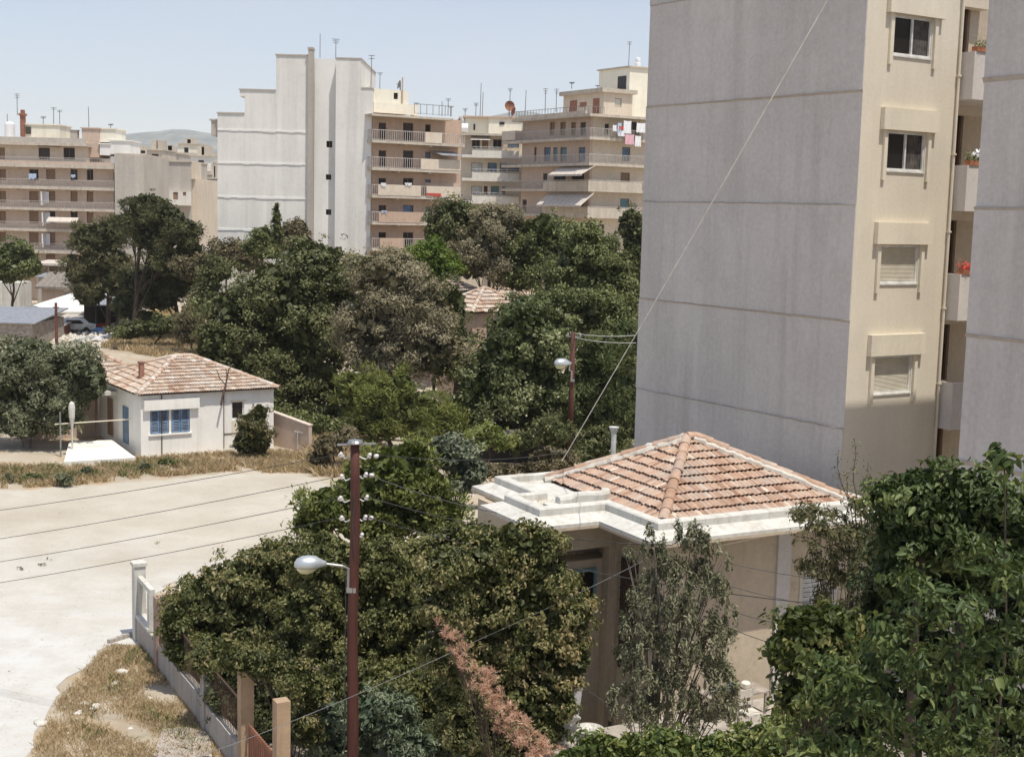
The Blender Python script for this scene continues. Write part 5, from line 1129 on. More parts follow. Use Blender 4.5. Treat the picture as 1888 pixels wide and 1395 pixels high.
# ------------------------------------------------------------------ garden things by the tan house, plank pile, pipe
M['enamel0'] = plain('old chipped enamel', (.56,.55,.51), .5, 0, .3, 20)
def garden():
    q = MB(); cs = NH.w
    pl = [NH.w(-3.0,-2.6), NH.w(9,-2.6), NH.w(9,.09), NH.w(-3.0,.09)]
    q.prism([(p.x,p.y) for p in pl], 0, 2.7); o = q.build('terrace', M['wall_old']); tag(o, 'raised concrete terrace at the foot of the tan house', 'terrace')
    def on(px, py, z): return G(px, py, z)
    p = on(1382, 1348, 2.7); t = thing('chair', 'white wooden chair leaning by the tan house wall', 'chair', p, .5)
    q = MB(); q.box(-.2,.2,-.2,.2,.42,.46); q.build('seat', M['mortar'], t)
    q = MB(); q.box(-.18,.18,.17,.2,.72,.9); q.box(-.18,.18,.17,.2,.56,.62); q.build('backrest', M['mortar'], t)
    for x, y, h in ((-.18,-.18,.42),(.18,-.18,.42),(-.18,.18,.92),(.18,.18,.92)): q = MB(); q.obox((x*1.1,y*1.1,0),(x,y,h),.035,.035); q.build('leg', M['mortar'], t)
    p = on(1350, 1312, 2.75); t = thing('table', 'cluttered plank table behind the white chair', 'table', (p.x, p.y, 2.7), .5)
    q = MB(); q.box(-.8,.8,-.35,.35,.52,.56); q.build('table_top', M['wood_gr'], t)
    for x in (-.7,.7):
        for y in (-.3,.3): q = MB(); q.obox((x,y,0),(x,y,.52),.05,.05); q.build('leg', M['wood_gr'], t)
    for k,(x,mt,lb) in enumerate(((-.5,'cloth_w','white jar on the left of the plank table'),(-.1,'tarp','small blue tin on the plank table'),(.35,'cream_white','cream bowl on the right of the plank table'))):
        q = MB(); q.lathe((p.x+x*.88, p.y+x*.47, 3.262), [(.06,0),(.09,.02),(.11,.13),(.08,.16)], 12); tag(q.build('jar' if k != 2 else 'bowl', M[mt]), lb, 'jar' if k != 2 else 'bowl')
    p = on(1085, 1362, 2.7); q = MB(); q.lathe((p.x,p.y,2.702), [(.18,0),(.26,.12),(.30,.22),(.33,.23),(.33,.25),(.27,.25),(.2,.1),(.05,.06)], 22); tag(q.build('basin', M['enamel0'], None, True), 'round white enamel basin beside the tan house corner', 'basin')
    p = on(1042, 1362, 2.7); t = thing('cabinet', 'small cream box cabinet left of the white basin', 'cabinet', p, .4); q = MB(); q.box(-.22,.22,-.2,.2,0,.5); q.build('body', M['cream_white'], t); q = MB(); q.box(-.25,.25,-.23,.23,.502,.54); q.build('top', M['white_paint'], t); q = MB(); q.box(-.18,.18,-.212,-.202,.05,.42); q.build('door', M['white_paint'], t)
    p = on(1058, 1318, 2.75); q = MB(); q.box(-.06,.1,-.03,.03,0,1.0); o = q.build('board', M['cloth_w']); o.location = (p.x,p.y,2.7); o.rotation_euler = (.15,.05,.3); tag(o, 'narrow white board propped upright above the cream cabinet', 'board')
    # plank pile behind the parapet
    a = G(884, 838, .5); b = G(1012, 838, .5); t = thing('lean_to', 'low lean-to roofed with grey weathered planks behind the white parapet', 'shed', (a.x,a.y,0)); L_ = b.x-a.x
    q = MB(); q.box(0,L_*.95,.5,3,0,.95); q.build('wall', M['dark'], t); q = MB(); rr = random.Random(3)
    for k in range(13): y = .1+k*.25; q.obox((rr.uniform(-.3,.2),y,1.0+.03*k+rr.uniform(-.03,.05)),(L_+rr.uniform(-.4,.3),y+rr.uniform(-.1,.1),1.15+.03*k+rr.uniform(0,.12)),.2,.06)
    q.build('roof', M['wood_gr'], t)
    p = U(1131, 826, 37.5); q = MB(); q.tube([(0,0,0),(0,0,1.1)], .075, 12); q.lathe((0,0,1.05), [(.08,0),(.13,.1),(.15,.16),(.08,.17)], 12); q.tube([(0,0,-7.6),(0,0,.02)], .06, 8); o = q.build('vent_pipe', M['metal_w']); o.location = (p.x,p.y,p.z-.6); tag(o, 'pale metal vent pipe standing behind the tiled roof', 'vent pipe')
garden()

# ------------------------------------------------------------------ vegetation
TOTAL = [0]
def np_mesh(name, V, Fq, tint, mat, parent=None):
    me = bpy.data.meshes.new(name); nv = len(V); nf = len(Fq); k = Fq.shape[1]
    me.vertices.add(nv); me.vertices.foreach_set('co', V.astype(np.float32).ravel()); me.loops.add(nf*k); me.loops.foreach_set('vertex_index', Fq.astype(np.int32).ravel())
    me.polygons.add(nf); me.polygons.foreach_set('loop_start', np.arange(0, nf*k, k, dtype=np.int32)); me.polygons.foreach_set('loop_total', np.full(nf, k, dtype=np.int32))
    me.update(calc_edges=True); at = me.attributes.new('tint', 'FLOAT', 'FACE'); at.data.foreach_set('value', np.clip(tint, 0, 1).astype(np.float32)); me.materials.append(mat)
    o = bpy.data.objects.new(name, me); COL.objects.link(o)
    if parent: o.parent = parent
    TOTAL[0] += nf; return o
def unit(v): return v/np.maximum(1e-6, np.linalg.norm(v, axis=1, keepdims=True))
def leaf_mesh(name, C, Nrm, A, l, w_, tint, mat, parent, mode='quad'):
    A = unit(A - Nrm*np.sum(A*Nrm, axis=1, keepdims=True)); B = np.cross(Nrm, A); l = l[:,None]; w_ = w_[:,None]; n = len(C); base = np.arange(n)[:,None]
    if mode == 'leaf':
        V = np.stack([C-A*l, C-A*l*.45-B*w_*.9+Nrm*w_*.3, C+A*l*.25-B*w_*.8+Nrm*w_*.25, C+A*l-Nrm*l*.25, C+A*l*.25+B*w_*.8+Nrm*w_*.25, C-A*l*.45+B*w_*.9+Nrm*w_*.3], 1).reshape(-1,3)
        F_ = np.concatenate([base*6+np.array([0,1,2,3]), base*6+np.array([0,3,4,5])], 1).reshape(-1,4); tint = np.repeat(tint, 2)
    else:
        V = np.stack([C-A*l, C+B*w_, C+A*l, C-B*w_], 1).reshape(-1,3); F_ = base*4+np.arange(4)
    return np_mesh(name, V, F_, tint, mat, parent)
def tree(label, blobs, Y, trunk, mat='l_green', leaf=(5,3), clump=26, dens=1.25, fill=1.0, mode='quad', name='tree', cat='tree', bark='bark', tr=.2, group=None, seed=None, squash=.75, up=.35, needle=False, depth=1.0, core=True, limbs=True, zmin=.05, sparse=False, vert=0, caves=.93):
    """blobs: (cx,cy,rx,ry[,dY]) outlines at distance Y; trunk (px) foot on the ground"""
    seed = seed if seed is not None else int(abs(blobs[0][0]*7+blobs[0][1]))
    rg = np.random.default_rng(seed); s = Y/F_PX; E_ = []
    for b in blobs:
        dy = b[4] if len(b) > 4 else 0; c = U(b[0], b[1], Y+dy); k = (Y+dy)/F_PX; E_.append((np.array(c), np.array([b[2]*k, min(b[2],b[3]*1.2)*k*depth, b[3]*k])))
    tx = U(trunk, 700, Y).x; rt = thing(name, label, cat, (tx, Y, 0), 0, group); org = np.array([tx, Y, 0.0])
    cl, cn, cr_, ct = [], [], [], []
    R_ = clump*s
    for i, (c, r) in enumerate(E_):
        p_ = 1.6; area = 4*math.pi*(((r[0]*r[1])**p_+(r[0]*r[2])**p_+(r[1]*r[2])**p_)/3)**(1/p_)
        n = int(1.75*dens*area/(math.pi*R_*R_))+3
        u = unit(rg.normal(size=(n,3))); 
        keep = (u[:,2] > -.55) | (rg.random(n) < .35); keep &= (u[:,1] < .35) | (rg.random(n) < .55); u = u[keep]; n = len(u)
        rad = np.where(rg.random(n) < .8, rg.uniform(.80,1.0,n), rg.uniform(.35,.8,n)); rad *= 1+.13*np.sin(u[:,0]*4.3+i*1.7)*np.cos(u[:,2]*5.1+i)+.09*np.sin(u[:,2]*9+u[:,0]*7+i*2)+rg.normal(0,.06,n)
        tw_ = rg.random(n) < .2; rad = np.where(tw_, rg.uniform(1.0,1.24,n), rad)
        P = c+u*r*rad[:,None]
        ok = P[:,2] > zmin
        fq = 1.15/R_; ph = seed % 7; cave = np.sin(P[:,0]*fq+ph)*np.sin(P[:,1]*fq*.8+1.3*ph)+np.sin(P[:,2]*fq*1.1+P[:,0]*fq*.5+ph)*.8
        ok &= ~((cave < -.45) & (rg.random(n) < caves))
        for j, (c2, r2) in enumerate(E_):
            if j != i: ok &= (np.sum(((P-c2)/r2)**2, axis=1) > .42)
        cl.append(P[ok]); cn.append(unit(u[ok]/r)); cr_.append(np.where(tw_[ok], rg.uniform(.22,.5,ok.sum()), rg.uniform(.42,1.35,ok.sum()))*R_); ct.append(rg.normal(0,.13,ok.sum())+.02*i)
    P = np.concatenate(cl); Nn = np.concatenate(cn); Rr = np.concatenate(cr_); Tt = np.concatenate(ct)
    lw = leaf[0]*s*.5; ww = leaf[1]*s*.5; nl = np.maximum(4, (fill*2.0*Rr**2/(lw*ww)*.55).astype(int))
    idx = np.repeat(np.arange(len(P)), nl); n = len(idx)
    v = rg.normal(size=(n,3)); v = unit(v); v += Nn[idx]*.55; v[:,2] += up*.6; v = unit(v)
    if sparse: rr = rg.uniform(.1,1.15,n)[:,None]
    else: rr = np.where(rg.random(n) < .14, rg.uniform(.9,1.55,n), rg.uniform(.35,1.0,n)**.6)[:,None]
    off = v*rr*Rr[idx][:,None]; off[:,2] *= squash
    if vert: off[:,:2] *= .55; off[:,2] *= vert/squash
    C = P[idx]+off
    if needle: Nv = unit(rg.normal(size=(n,3))); A = unit(v+rg.normal(size=(n,3))*.35+np.array([0,0,.25]))
    else: Nv = unit(v*.75+Nn[idx]*.35+rg.normal(size=(n,3))*.62+np.array([0,0,.25])); A = unit(rg.normal(size=(n,3)))
    if mode == 'leaf': A = unit(rg.normal(size=(n,3))*.7+np.array([0,0,-.9])+Nn[idx]*.4)
    if vert: A = unit(rg.normal(size=(n,3))*.5+np.array([0,0,1.0]))
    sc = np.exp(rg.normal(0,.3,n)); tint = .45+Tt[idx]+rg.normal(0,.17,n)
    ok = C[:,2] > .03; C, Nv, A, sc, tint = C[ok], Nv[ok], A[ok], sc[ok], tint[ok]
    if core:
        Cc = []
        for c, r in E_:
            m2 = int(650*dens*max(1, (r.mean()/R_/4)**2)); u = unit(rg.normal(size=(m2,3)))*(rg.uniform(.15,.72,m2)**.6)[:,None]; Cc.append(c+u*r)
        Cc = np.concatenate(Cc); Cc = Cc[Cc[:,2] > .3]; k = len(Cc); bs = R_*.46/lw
        C = np.concatenate([C, Cc]); Nv = np.concatenate([Nv, unit(rg.normal(size=(k,3)))]); A = np.concatenate([A, unit(rg.normal(size=(k,3)))]); sc = np.concatenate([sc, np.full(k, bs)]); tint = np.concatenate([tint, np.full(k, .12)])  # core leaves tinted dark, painting the shade inside the crown
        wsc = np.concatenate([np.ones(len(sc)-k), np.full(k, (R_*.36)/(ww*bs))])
    else: wsc = np.ones(len(sc))
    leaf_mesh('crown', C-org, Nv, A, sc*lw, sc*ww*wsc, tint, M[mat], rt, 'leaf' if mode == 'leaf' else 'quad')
    q = MB(); rr = random.Random(seed); topc = max(E_, key=lambda e: e[0][2])[0]-org; trunk_top = Vector((topc[0]*.6, topc[1]*.6, topc[2])); pts = [Vector((0,0,-.1)).lerp(trunk_top, k/6)+Vector((rr.uniform(-.1,.1),rr.uniform(-.1,.1),0))*(k > 0) for k in range(7)]
    q.tube(pts, [tr*(1-.12*k) for k in range(7)], 8)
    if limbs:
        for c, r in E_:
            e = Vector(c-org); k = rr.uniform(.3,.6); a = pts[0].lerp(trunk_top, k*min(1, max(.2, e.z/max(.1,trunk_top.z)))); mid = a.lerp(e, .5)+Vector((0,0,(e-a).length*.08)); q.tube([a, mid, e], [tr*.36, tr*.22, tr*.08], 6)
            for _ in range(4): e2 = e+Vector((rr.uniform(-.8,.8)*r[0], rr.uniform(-.8,.8)*r[1], rr.uniform(-.1,.85)*r[2])); q.tube([mid, mid.lerp(e2,.6)+Vector((0,0,.1*r[2])), e2], [tr*.2, tr*.12, tr*.04], 5)
    q.build('trunk', M[bark], rt); return rt

def plant_all():
    # ---- far row before the middle buildings
    tree('dark leafy tree before the tan balcony front, highest of that row', [(838,402,42,36),(812,428,34,36),(868,412,30,32),(835,440,45,30)], 116, 838, 'l_dark', (4,2.6), 15, 1.3)
    tree('dusty grey green olive crown before the cream house', [(905,438,58,55),(872,478,46,44),(940,412,34,30),(925,490,50,40),(905,400,30,20)], 109, 900, 'l_olivegrey', (4,1.8), 16, 1.3, bark='bark_g')
    tree('bright lime green bush between the dome tree and the grey olive', [(800,465,32,27),(818,492,28,25),(772,482,24,22),(793,512,36,22)], 103, 800, 'l_lime', (4,2.8), 13, 1.3, tr=.12)
    tree('leafy tree right of the grey olive before the awnings', [(1000,425,42,34),(985,470,48,44),(1035,440,34,30),(960,505,42,36)], 108, 990, 'l_green', (4,2.6), 16, 1.3)
    tree('broad green tree below the corner block, darkest at its foot', [(1085,470,62,48),(1120,520,60,60),(1050,520,60,55),(1075,580,75,55),(1140,580,45,60),(1080,430,30,18)], 97, 1080, 'l_green', (4.4,2.8), 18, 1.25, tr=.25)
    tree('thin pine squeezed against the left edge of the grey block', [(1163,415,26,32),(1172,455,24,38),(1158,490,28,34),(1172,530,26,34)], 101, 1166, 'l_pinedk', (6,1.3), 14, 1.1, needle=True, tr=.14)
    tree('rounded tree right of the cypress before the white stepped wall', [(548,425,24,24),(528,445,28,20),(560,448,18,16)], 118, 545, 'l_brown', (3.6,2.2), 10, 1.4, tr=.14)
    tree('small dark tree left of the cypress', [(485,440,22,26),(470,458,24,18),(495,465,28,14)], 119, 482, 'l_green', (3.6,2.2), 10, 1.4, tr=.14)
    tree('slender dark cypress in front of the white stepped wall', [(511,455,11,26),(511,425,9.5,26),(510.5,400,6.5,20),(510,384,3.5,10)], 115, 511, 'l_dark', (3.4,1.6), 5, 1.6, needle=True, name='cypress', tr=.12, limbs=False, up=.9)
    tree('brown green bushes left of the cypress below the gap', [(420,468,40,26),(455,480,36,24),(390,485,28,22),(350,500,30,22)], 122, 415, 'l_brown', (4,2.4), 12, 1.3, tr=.14)
    tree('dark bush in the shade left of the dome tree', [(385,525,22,30),(378,555,24,24),(405,500,24,20)], 112, 385, 'l_dark', (4,2.4), 12, 1.3, tr=.12)
    tree('green tree standing behind the big grey tower', [(1250,470,70,60),(1230,540,60,60),(1290,560,70,60)], 98, 1255, 'l_green', (6,3.6), 24, 1.1)
    tree('dark tree deep behind the big grey tower', [(1400,500,80,60),(1380,560,80,60),(1460,560,60,50)], 100, 1410, 'l_dark', (6,3.6), 26, 1.1)
    tree('low olive tree at the back foot of the big grey tower', [(1220,680,50,60),(1260,740,60,50)], 84, 1240, 'l_olive', (6,3), 22, 1.1)
    # ---- left pines
    tree('tall dark pine with bare brown trunk, left of the gap', [(272,380,40,26),(300,400,48,30),(250,412,34,22),(335,425,34,30),(348,460,26,26),(285,440,50,26),(310,480,44,28)], 133, 246, 'l_pinedk', (6,1.4), 13, 1.25, needle=True, name='pine_tree', tr=.26, squash=.6)
    tree('lower pine crowns round the foot of the tall pine', [(255,520,42,26),(290,545,44,30),(235,560,30,28),(270,590,40,18),(330,520,40,34),(300,500,36,22)], 137, 335, 'l_pinedk', (6,1.4), 14, 1.15, needle=True, name='pine_tree', tr=.3, squash=.6)
    tree('olive brown pine in front of the long left block', [(170,440,42,32),(205,430,34,30),(190,480,56,34),(150,500,34,28),(215,520,38,32),(165,540,32,26)], 141, 200, 'l_pinedk2', (6,1.4), 14, 1.2, needle=True, name='pine_tree', tr=.3, squash=.65)
    tree('round green tree at the left edge before the long block', [(30,470,42,26),(12,500,40,24),(55,490,24,20),(-30,480,40,34)], 152, 24, 'l_green', (4.4,2.8), 13, 1.3, tr=.2)
    tree('low dark shrubs at the foot of the tall pine', [(265,605,40,16),(300,600,30,18),(235,612,30,14),(330,598,26,22)], 128, 280, 'l_dark', (4,2.4), 11, 1.3, name='shrub', cat='shrub', tr=.1)
    tree('dry brownish shrubs between the tall pine and the dome tree', [(350,590,24,26),(362,560,18,24),(345,620,24,14)], 118, 352, 'l_brown', (4,2.2), 11, 1.3, name='shrub', cat='shrub', tr=.1)
    # ---- middle wood
    tree('huge dark dome shaped tree filling the middle left', [(600,505,72,62),(520,540,84,70),(450,585,78,70),(420,640,62,60),(500,650,95,85),(590,620,90,95),(640,520,50,48),(470,720,80,55),(560,720,85,62),(570,468,45,24)], 90, 545, 'l_dark', (4.8,3), 19, 1.3, tr=.5)
    tree('dusty grey brown tree rising right of the dark dome tree', [(735,545,78,68),(700,510,56,48),(782,575,54,60),(690,600,70,58),(770,640,88,60),(700,660,72,48),(735,492,36,26)], 84, 735, 'l_olivegrey', (4.6,2), 20, 1.25, bark='bark_g', tr=.35)
    tree('dark green crown sloping down right of the grey brown tree', [(828,565,36,52),(832,622,34,46),(815,650,46,50),(868,685,36,44)], 92, 845, 'l_dark', (4.6,2.8), 17, 1.25, tr=.25)
    tree('dark citrus like tree with scattered pale leaves left of the thin pole', [(960,600,58,62),(930,660,62,60),(995,650,60,62),(900,720,64,58),(960,730,70,60),(1010,720,48,62),(870,750,44,42)], 78, 957, 'l_green2', (5.6,3.2), 18, 1.25, tr=.22)
    tree('grey green tree behind the thin pole against the grey block', [(1040,600,52,42),(1090,575,58,48),(1130,600,44,46),(1010,570,40,36)], 88, 1080, 'l_green', (4.8,2.8), 18, 1.2, tr=.25)
    tree('soft pine behind the thin pole beside the grey block', [(1105,660,54,42),(1075,710,54,46),(1125,720,46,50),(1095,765,66,42),(1050,745,34,40),(1152,640,28,60),(1155,720,26,50),(1150,785,34,34)], 80, 1098, 'l_pine2', (8,1.4), 18, 1.2, needle=True, name='pine_tree', tr=.2)
    tree('bright yellow green pine shrubs in the middle foreground of the wood', [(650,715,32,34),(690,735,50,46),(740,720,30,42),(760,755,60,40),(820,775,52,34),(700,780,60,30),(850,765,28,26)], 77, 730, 'l_pine', (8,1.4), 16, 1.25, needle=True, name='pine_tree', tr=.15)
    tree('light green round shrub before the citrus like tree', [(905,802,34,22),(885,812,22,16),(925,815,22,14)], 72, 905, 'l_lime2', (5,2.2), 11, 1.3, name='shrub', cat='shrub', tr=.06)
    tree('tangled grey green shrubs right of the garden wall end', [(600,820,26,20),(635,805,26,18),(590,845,22,18)], 70, 610, 'l_brown', (5,2.2), 12, 1.1, name='shrub', cat='shrub', tr=.06, sparse=True)
    tree('dark undergrowth below the pines left of the grey block', [(1120,810,52,22),(1060,815,40,18),(990,800,36,18)], 76, 1080, 'l_dark', (5,2.8), 14, 1.2, name='shrub', cat='shrub', tr=.08)
    tree('undergrowth added for shade at the foot of the dark dome tree', [(560,780,60,26),(620,770,50,30),(520,760,44,30),(660,790,50,26),(400,640,40,60),(440,700,50,50)], 88, 600, 'l_dark', (5,2.8), 16, 1.2, name='shrub', cat='shrub', tr=.1)  # undergrowth put in so the ground under the dome looks shaded
    tree('thick mixed shrubs along the back of the street between bungalow wall and conifer', [(540,785,46,26),(600,790,40,22),(650,800,50,20),(710,810,50,18),(775,808,50,18),(830,800,40,20),(500,775,34,26)], 80.5, 660, 'l_green', (5,2.8), 14, 1.25, name='shrub', cat='shrub', tr=.08)
    tree('undergrowth added for shade at the foot of the citrus like tree', [(880,790,44,26),(960,790,60,24),(1020,790,50,30),(840,800,44,20)], 80, 950, 'l_dark', (5,2.8), 16, 1.2, name='shrub', cat='shrub', tr=.1)  # added to darken the ground below these crowns
    # ---- around the bungalow
    tree('big grey green olive tree at the left edge before the bungalow', [(60,665,62,46),(120,680,52,46),(160,700,44,44),(20,700,60,56),(90,740,66,56),(-40,690,70,70),(40,770,58,40),(120,760,36,34),(-10,760,50,50)], 75, 46, 'l_olive', (6,2.2), 19, 1.25, tr=.28, bark='bark_g')
    tree('brown dry bushes round the plank lean-to behind the white parapet', [(880,868,34,20),(850,860,30,22),(925,866,36,14),(985,862,40,14),(1035,850,30,18),(1000,838,20,10)], 62, 900, 'l_brown', (5.5,2.4), 11, 1.3, name='shrub', cat='shrub', tr=.05)
    tree('dark green bushes beside the foot of the thin pole', [(1020,800,40,28),(1085,835,46,20),(1130,845,40,14),(960,815,34,16)], 73, 1010, 'l_dark', (5.5,2.6), 13, 1.3, name='shrub', cat='shrub', tr=.06)
    tree('yellow green shrub growing against the bungalow front', [(462,785,26,30),(455,815,30,24),(480,812,22,28),(478,765,14,22)], 73.2, 466, 'l_shrub', (5.5,2.2), 11, 1.3, name='shrub', cat='shrub', tr=.05, sparse=True)
    for k, (x, y, rx, ry, lb) in enumerate(((62,880,22,9,'dark low weed clump on the left verge'),(18,882,10,8,'small weed tuft at the very left of the verge'),(120,886,20,11,'olive weed clump on the verge below the terrace'),(302,855,14,9,'green weed with a pale rag before the bungalow'),(268,862,13,9,'dull green weed left of the one with a pale rag'),(160,870,14,10,'tall dry weed between the terrace and street'))):
        p = G(x, y+ry, 0); tree(lb, [(x,y,rx,ry)], p.y, x, 'l_green' if k in (0,3) else 'l_olive', (5,2.2), 7, 1.4, name='weed', cat='weed', tr=.02, limbs=False, group='weed clumps on the verge')
    for k, (x, y, lb) in enumerate(((285,1002,'flat green tuft in the street left of the hedge'),(92,1033,'flat green tuft on the left part of the street'),(78,1043,'second flat tuft just left of the other'),(38,1050,'leftmost flat tuft on the street'))):
        p = G(x, y, 0); tree(lb, [(x,y-1,9,2.5)], p.y, x, 'l_olive', (4,1.8), 4, 1.2, name='weed', cat='weed', tr=.01, limbs=False, core=False, group='tufts growing in the street', depth=3)
    # ---- near hedge
    tree('fresh green feathery conifer just right of the near pole', [(720,862,60,44),(680,905,70,52),(770,900,66,56),(610,935,56,44),(690,965,90,50),(800,950,66,50),(580,965,44,34),(760,835,34,22)], 42, 700, 'l_thuja', (9,3.2), 22, 1.3, needle=True, name='conifer', tr=.16, up=.8)
    tree('silver leaved tree between the conifer and the white parapet', [(840,840,48,34),(872,868,30,34),(815,825,30,24),(850,890,36,24)], 43.5, 850, 'l_silver', (7.5,3), 16, 1.15, tr=.08, bark='bark_g', sparse=True)
    tree('bushy hedge crown leaning over the white fence pillar', [(400,1110,78,62),(360,1155,44,44),(450,1070,70,52),(480,1140,80,62),(420,1190,70,42),(520,1040,66,48),(340,1120,38,42),(350,1185,40,40,-.6),(400,1215,52,34,-1.5),(470,1225,60,34,-1.5),(540,1110,70,60),(540,1220,50,50)], 38.5, 450, 'l_hedge', (6,3.2), 16, 1.3, mode='leaf', tr=.12)
    tree('hedge boughs hanging over the ochre gate pillars and the railing', [(440,1215,44,24),(485,1228,44,24),(530,1245,44,28),(570,1280,34,44),(560,1340,24,40)], 31.3, 560, 'l_hedge', (6,3.2), 15, 1.25, mode='leaf', tr=.06)
    tree('hedge boughs arching over the low wall left of the ochre pillars', [(380,1215,34,30),(410,1235,34,26),(440,1250,24,20),(400,1200,40,30)], 34.6, 420, 'l_hedge', (6,3.2), 15, 1.3, mode='leaf', tr=.06)
    tree('hedge boughs spilling over the fence next to the white pillar', [(322,1150,26,44),(335,1195,34,34),(365,1222,36,26)], 37.2, 350, 'l_hedge', (6,3.2), 15, 1.25, mode='leaf', tr=.06)
    tree('inner hedge coloured dark as shade behind the iron railing and ochre pillars', [(430,1290,50,60),(500,1300,60,70),(560,1290,50,60),(480,1370,70,50),(520,1330,50,50),(560,1380,50,50)], 34.2, 530, 'l_dark2', (6,3.2), 16, 1.2, mode='leaf', tr=.08)
    tree('dense hedge tree behind the near pole and its lamp', [(600,1030,74,52),(680,1050,80,60),(850,1000,60,44),(830,1070,60,60),(850,1150,60,60),(590,1110,80,62),(740,1120,86,70),(650,1170,90,68),(780,1040,66,52),(560,1190,66,48),(720,1210,80,60)], 36, 640, 'l_hedge2', (6.2,3.4), 17, 1.3, mode='leaf', tr=.14)
    tree('bushy tree with yellowed leaves left of the tan house', [(960,1005,76,50),(900,1035,74,54),(835,1050,60,52),(820,1120,56,60),(830,1200,50,60),(1000,1065,62,62),(930,1120,92,66),(1035,1135,66,62),(990,1190,92,66),(870,1130,66,70),(880,1210,76,62),(1000,1255,62,56),(1050,1210,44,44)], 28, 950, 'l_hedge', (6.6,3.6), 18, 1.25, mode='leaf', tr=.16)
    tree('low bluish bush at the bottom right of the near pole', [(700,1320,70,52),(600,1330,56,50),(640,1370,80,40),(760,1370,66,46),(560,1350,26,30)], 32.3, 630, 'l_silver2', (8,2.8), 16, 1.25, mode='leaf', name='shrub', cat='shrub', tr=.06)
    tree('dark lower hedge between the near pole and the dead creeper', [(640,1250,70,50),(740,1270,74,56),(830,1270,66,56),(800,1340,80,60),(900,1310,60,60),(960,1340,66,50)], 33.5, 780, 'l_hedge2', (6.2,3.4), 16, 1.25, mode='leaf', tr=.1)
    tree('low mixed shrubs behind the dead creeper left of the cream cabinet', [(900,1290,60,52),(960,1320,60,56),(860,1350,70,50),(1010,1340,34,46),(940,1380,80,40),(1040,1300,24,34)], 27.5, 930, 'l_hedge', (6.6,3.6), 16, 1.25, mode='leaf', name='shrub', cat='shrub', tr=.05)
    tree('pinkish brown dead creeper sloping over the hedge to the bottom edge', [(786,1120,4,14,2),(806,1145,6,14,1.6),(822,1168,10,14,1.3),(842,1195,16,15,1),(862,1222,18,18,.6),(884,1250,20,20,.4),(906,1280,19,22,.2),(928,1308,22,22,0),(950,1338,26,24,-.2),(978,1368,30,26,-.3),(1008,1400,34,28,-.5),(845,1170,12,8,.8),(905,1245,14,10,.5),(925,1340,12,14,.1)], 25.6, 980, 'l_dry', (10,.9), 9, 1.0, fill=.8, caves=0, needle=True, name='dead_creeper', cat='creeper', tr=.03, sparse=True, core=False)
    tree('airy olive tree in front of the sunlit tan house wall', [(1205,1010,22,44),(1240,1025,26,50),(1285,1020,26,46),(1320,1070,26,46),(1160,1040,12,30),(1230,1090,60,50),(1290,1110,54,54),(1190,1130,44,50),(1260,1170,80,56),(1300,1210,46,50),(1200,1220,60,52),(1260,1260,80,46),(1195,1270,50,46),(1230,1315,90,36),(1310,1270,50,50),(1335,1150,30,40),(1170,1150,26,44),(1340,1300,40,40),(1160,1300,40,36),(1330,1040,20,30)], 26.0, 1235, 'l_olive2', (8,2.5), 15, 1.6, fill=.85, vert=1.4, mode='leaf', tr=.07, sparse=True, bark='bark_g', core=False)
    tree('wispy shrub with bare shoots before the right end of the white parapet', [(1540,990,66,50),(1590,1040,66,60),(1560,1100,60,44),(1500,960,44,26),(1520,1040,44,34),(1590,960,40,44)], 23.5, 1560, 'l_brown2', (8.5,2.8), 16, 1.4, fill=.8, mode='leaf', tr=.05, sparse=True, core=False)
    tree('creeper covered tree top below the right grey wing', [(1700,930,66,50),(1760,900,60,44),(1660,990,52,60),(1730,990,80,60),(1820,930,70,60),(1870,980,60,90),(1650,1060,46,60),(1640,920,40,40),(1700,890,50,30),(1790,1010,70,60)], 17.5, 1740, 'l_near2', (13,6), 22, 1.15, mode='leaf', tr=.14, limbs=False)
    tree('dark backing of leaves added as shade behind the broad leaved tree under the grey wing', [(1700,1030,90,60),(1800,1030,100,70),(1640,1100,60,60),(1870,1080,60,80),(1720,1100,90,60),(1620,1180,60,60),(1680,960,60,40),(1850,1200,80,70),(1720,1220,90,70),(1600,1290,80,70),(1740,1340,110,80),(1860,1330,80,80),(1560,1380,80,50)], 18.5, 1760, 'l_dark3', (9,4.5), 22, 1.3, mode='leaf', tr=.1, limbs=False)  # layer added behind the near tree, its dark colour acting as shade
    tree('sprig of big leaves reaching up at the right edge', [(1862,830,34,26),(1880,870,34,34),(1845,855,16,18)], 13.5, 1880, 'l_near2', (26,12), 26, .9, fill=.7, mode='leaf', tr=.03, core=False, limbs=False)
    tree('broad leaved dark tree filling the lower right corner', [(1760,1130,110,80),(1680,1190,100,80),(1850,1100,80,90),(1620,1270,110,80),(1740,1290,120,90),(1850,1260,90,100),(1560,1340,100,70),(1480,1390,70,40),(1540,1250,60,50),(1700,1390,130,60),(1850,1390,90,70)], 12.5, 1740, 'l_near', (18,7.5), 26, 1.1, fill=.8, core=False, mode='leaf', tr=.16, limbs=False)
    tree('yellow green vine left of the dark broad leaved tree', [(1490,1150,62,38),(1450,1200,46,44),(1520,1210,64,56),(1480,1280,58,50),(1540,1150,46,40)], 17, 1500, 'l_vine', (13,7), 22, 1.25, mode='leaf', name='vine', cat='vine', tr=.05, sparse=True, fill=.75)
    tree('low leafy bushes along the bottom edge under the tan house', [(1110,1378,50,26),(1230,1374,66,32),(1160,1385,50,26),(1320,1385,70,30),(1430,1365,60,44),(1060,1402,50,22),(1500,1340,60,50)], 22, 1260, 'l_bush', (10,5), 17, 1.25, mode='leaf', name='shrub', cat='shrub', tr=.05, depth=1.4)
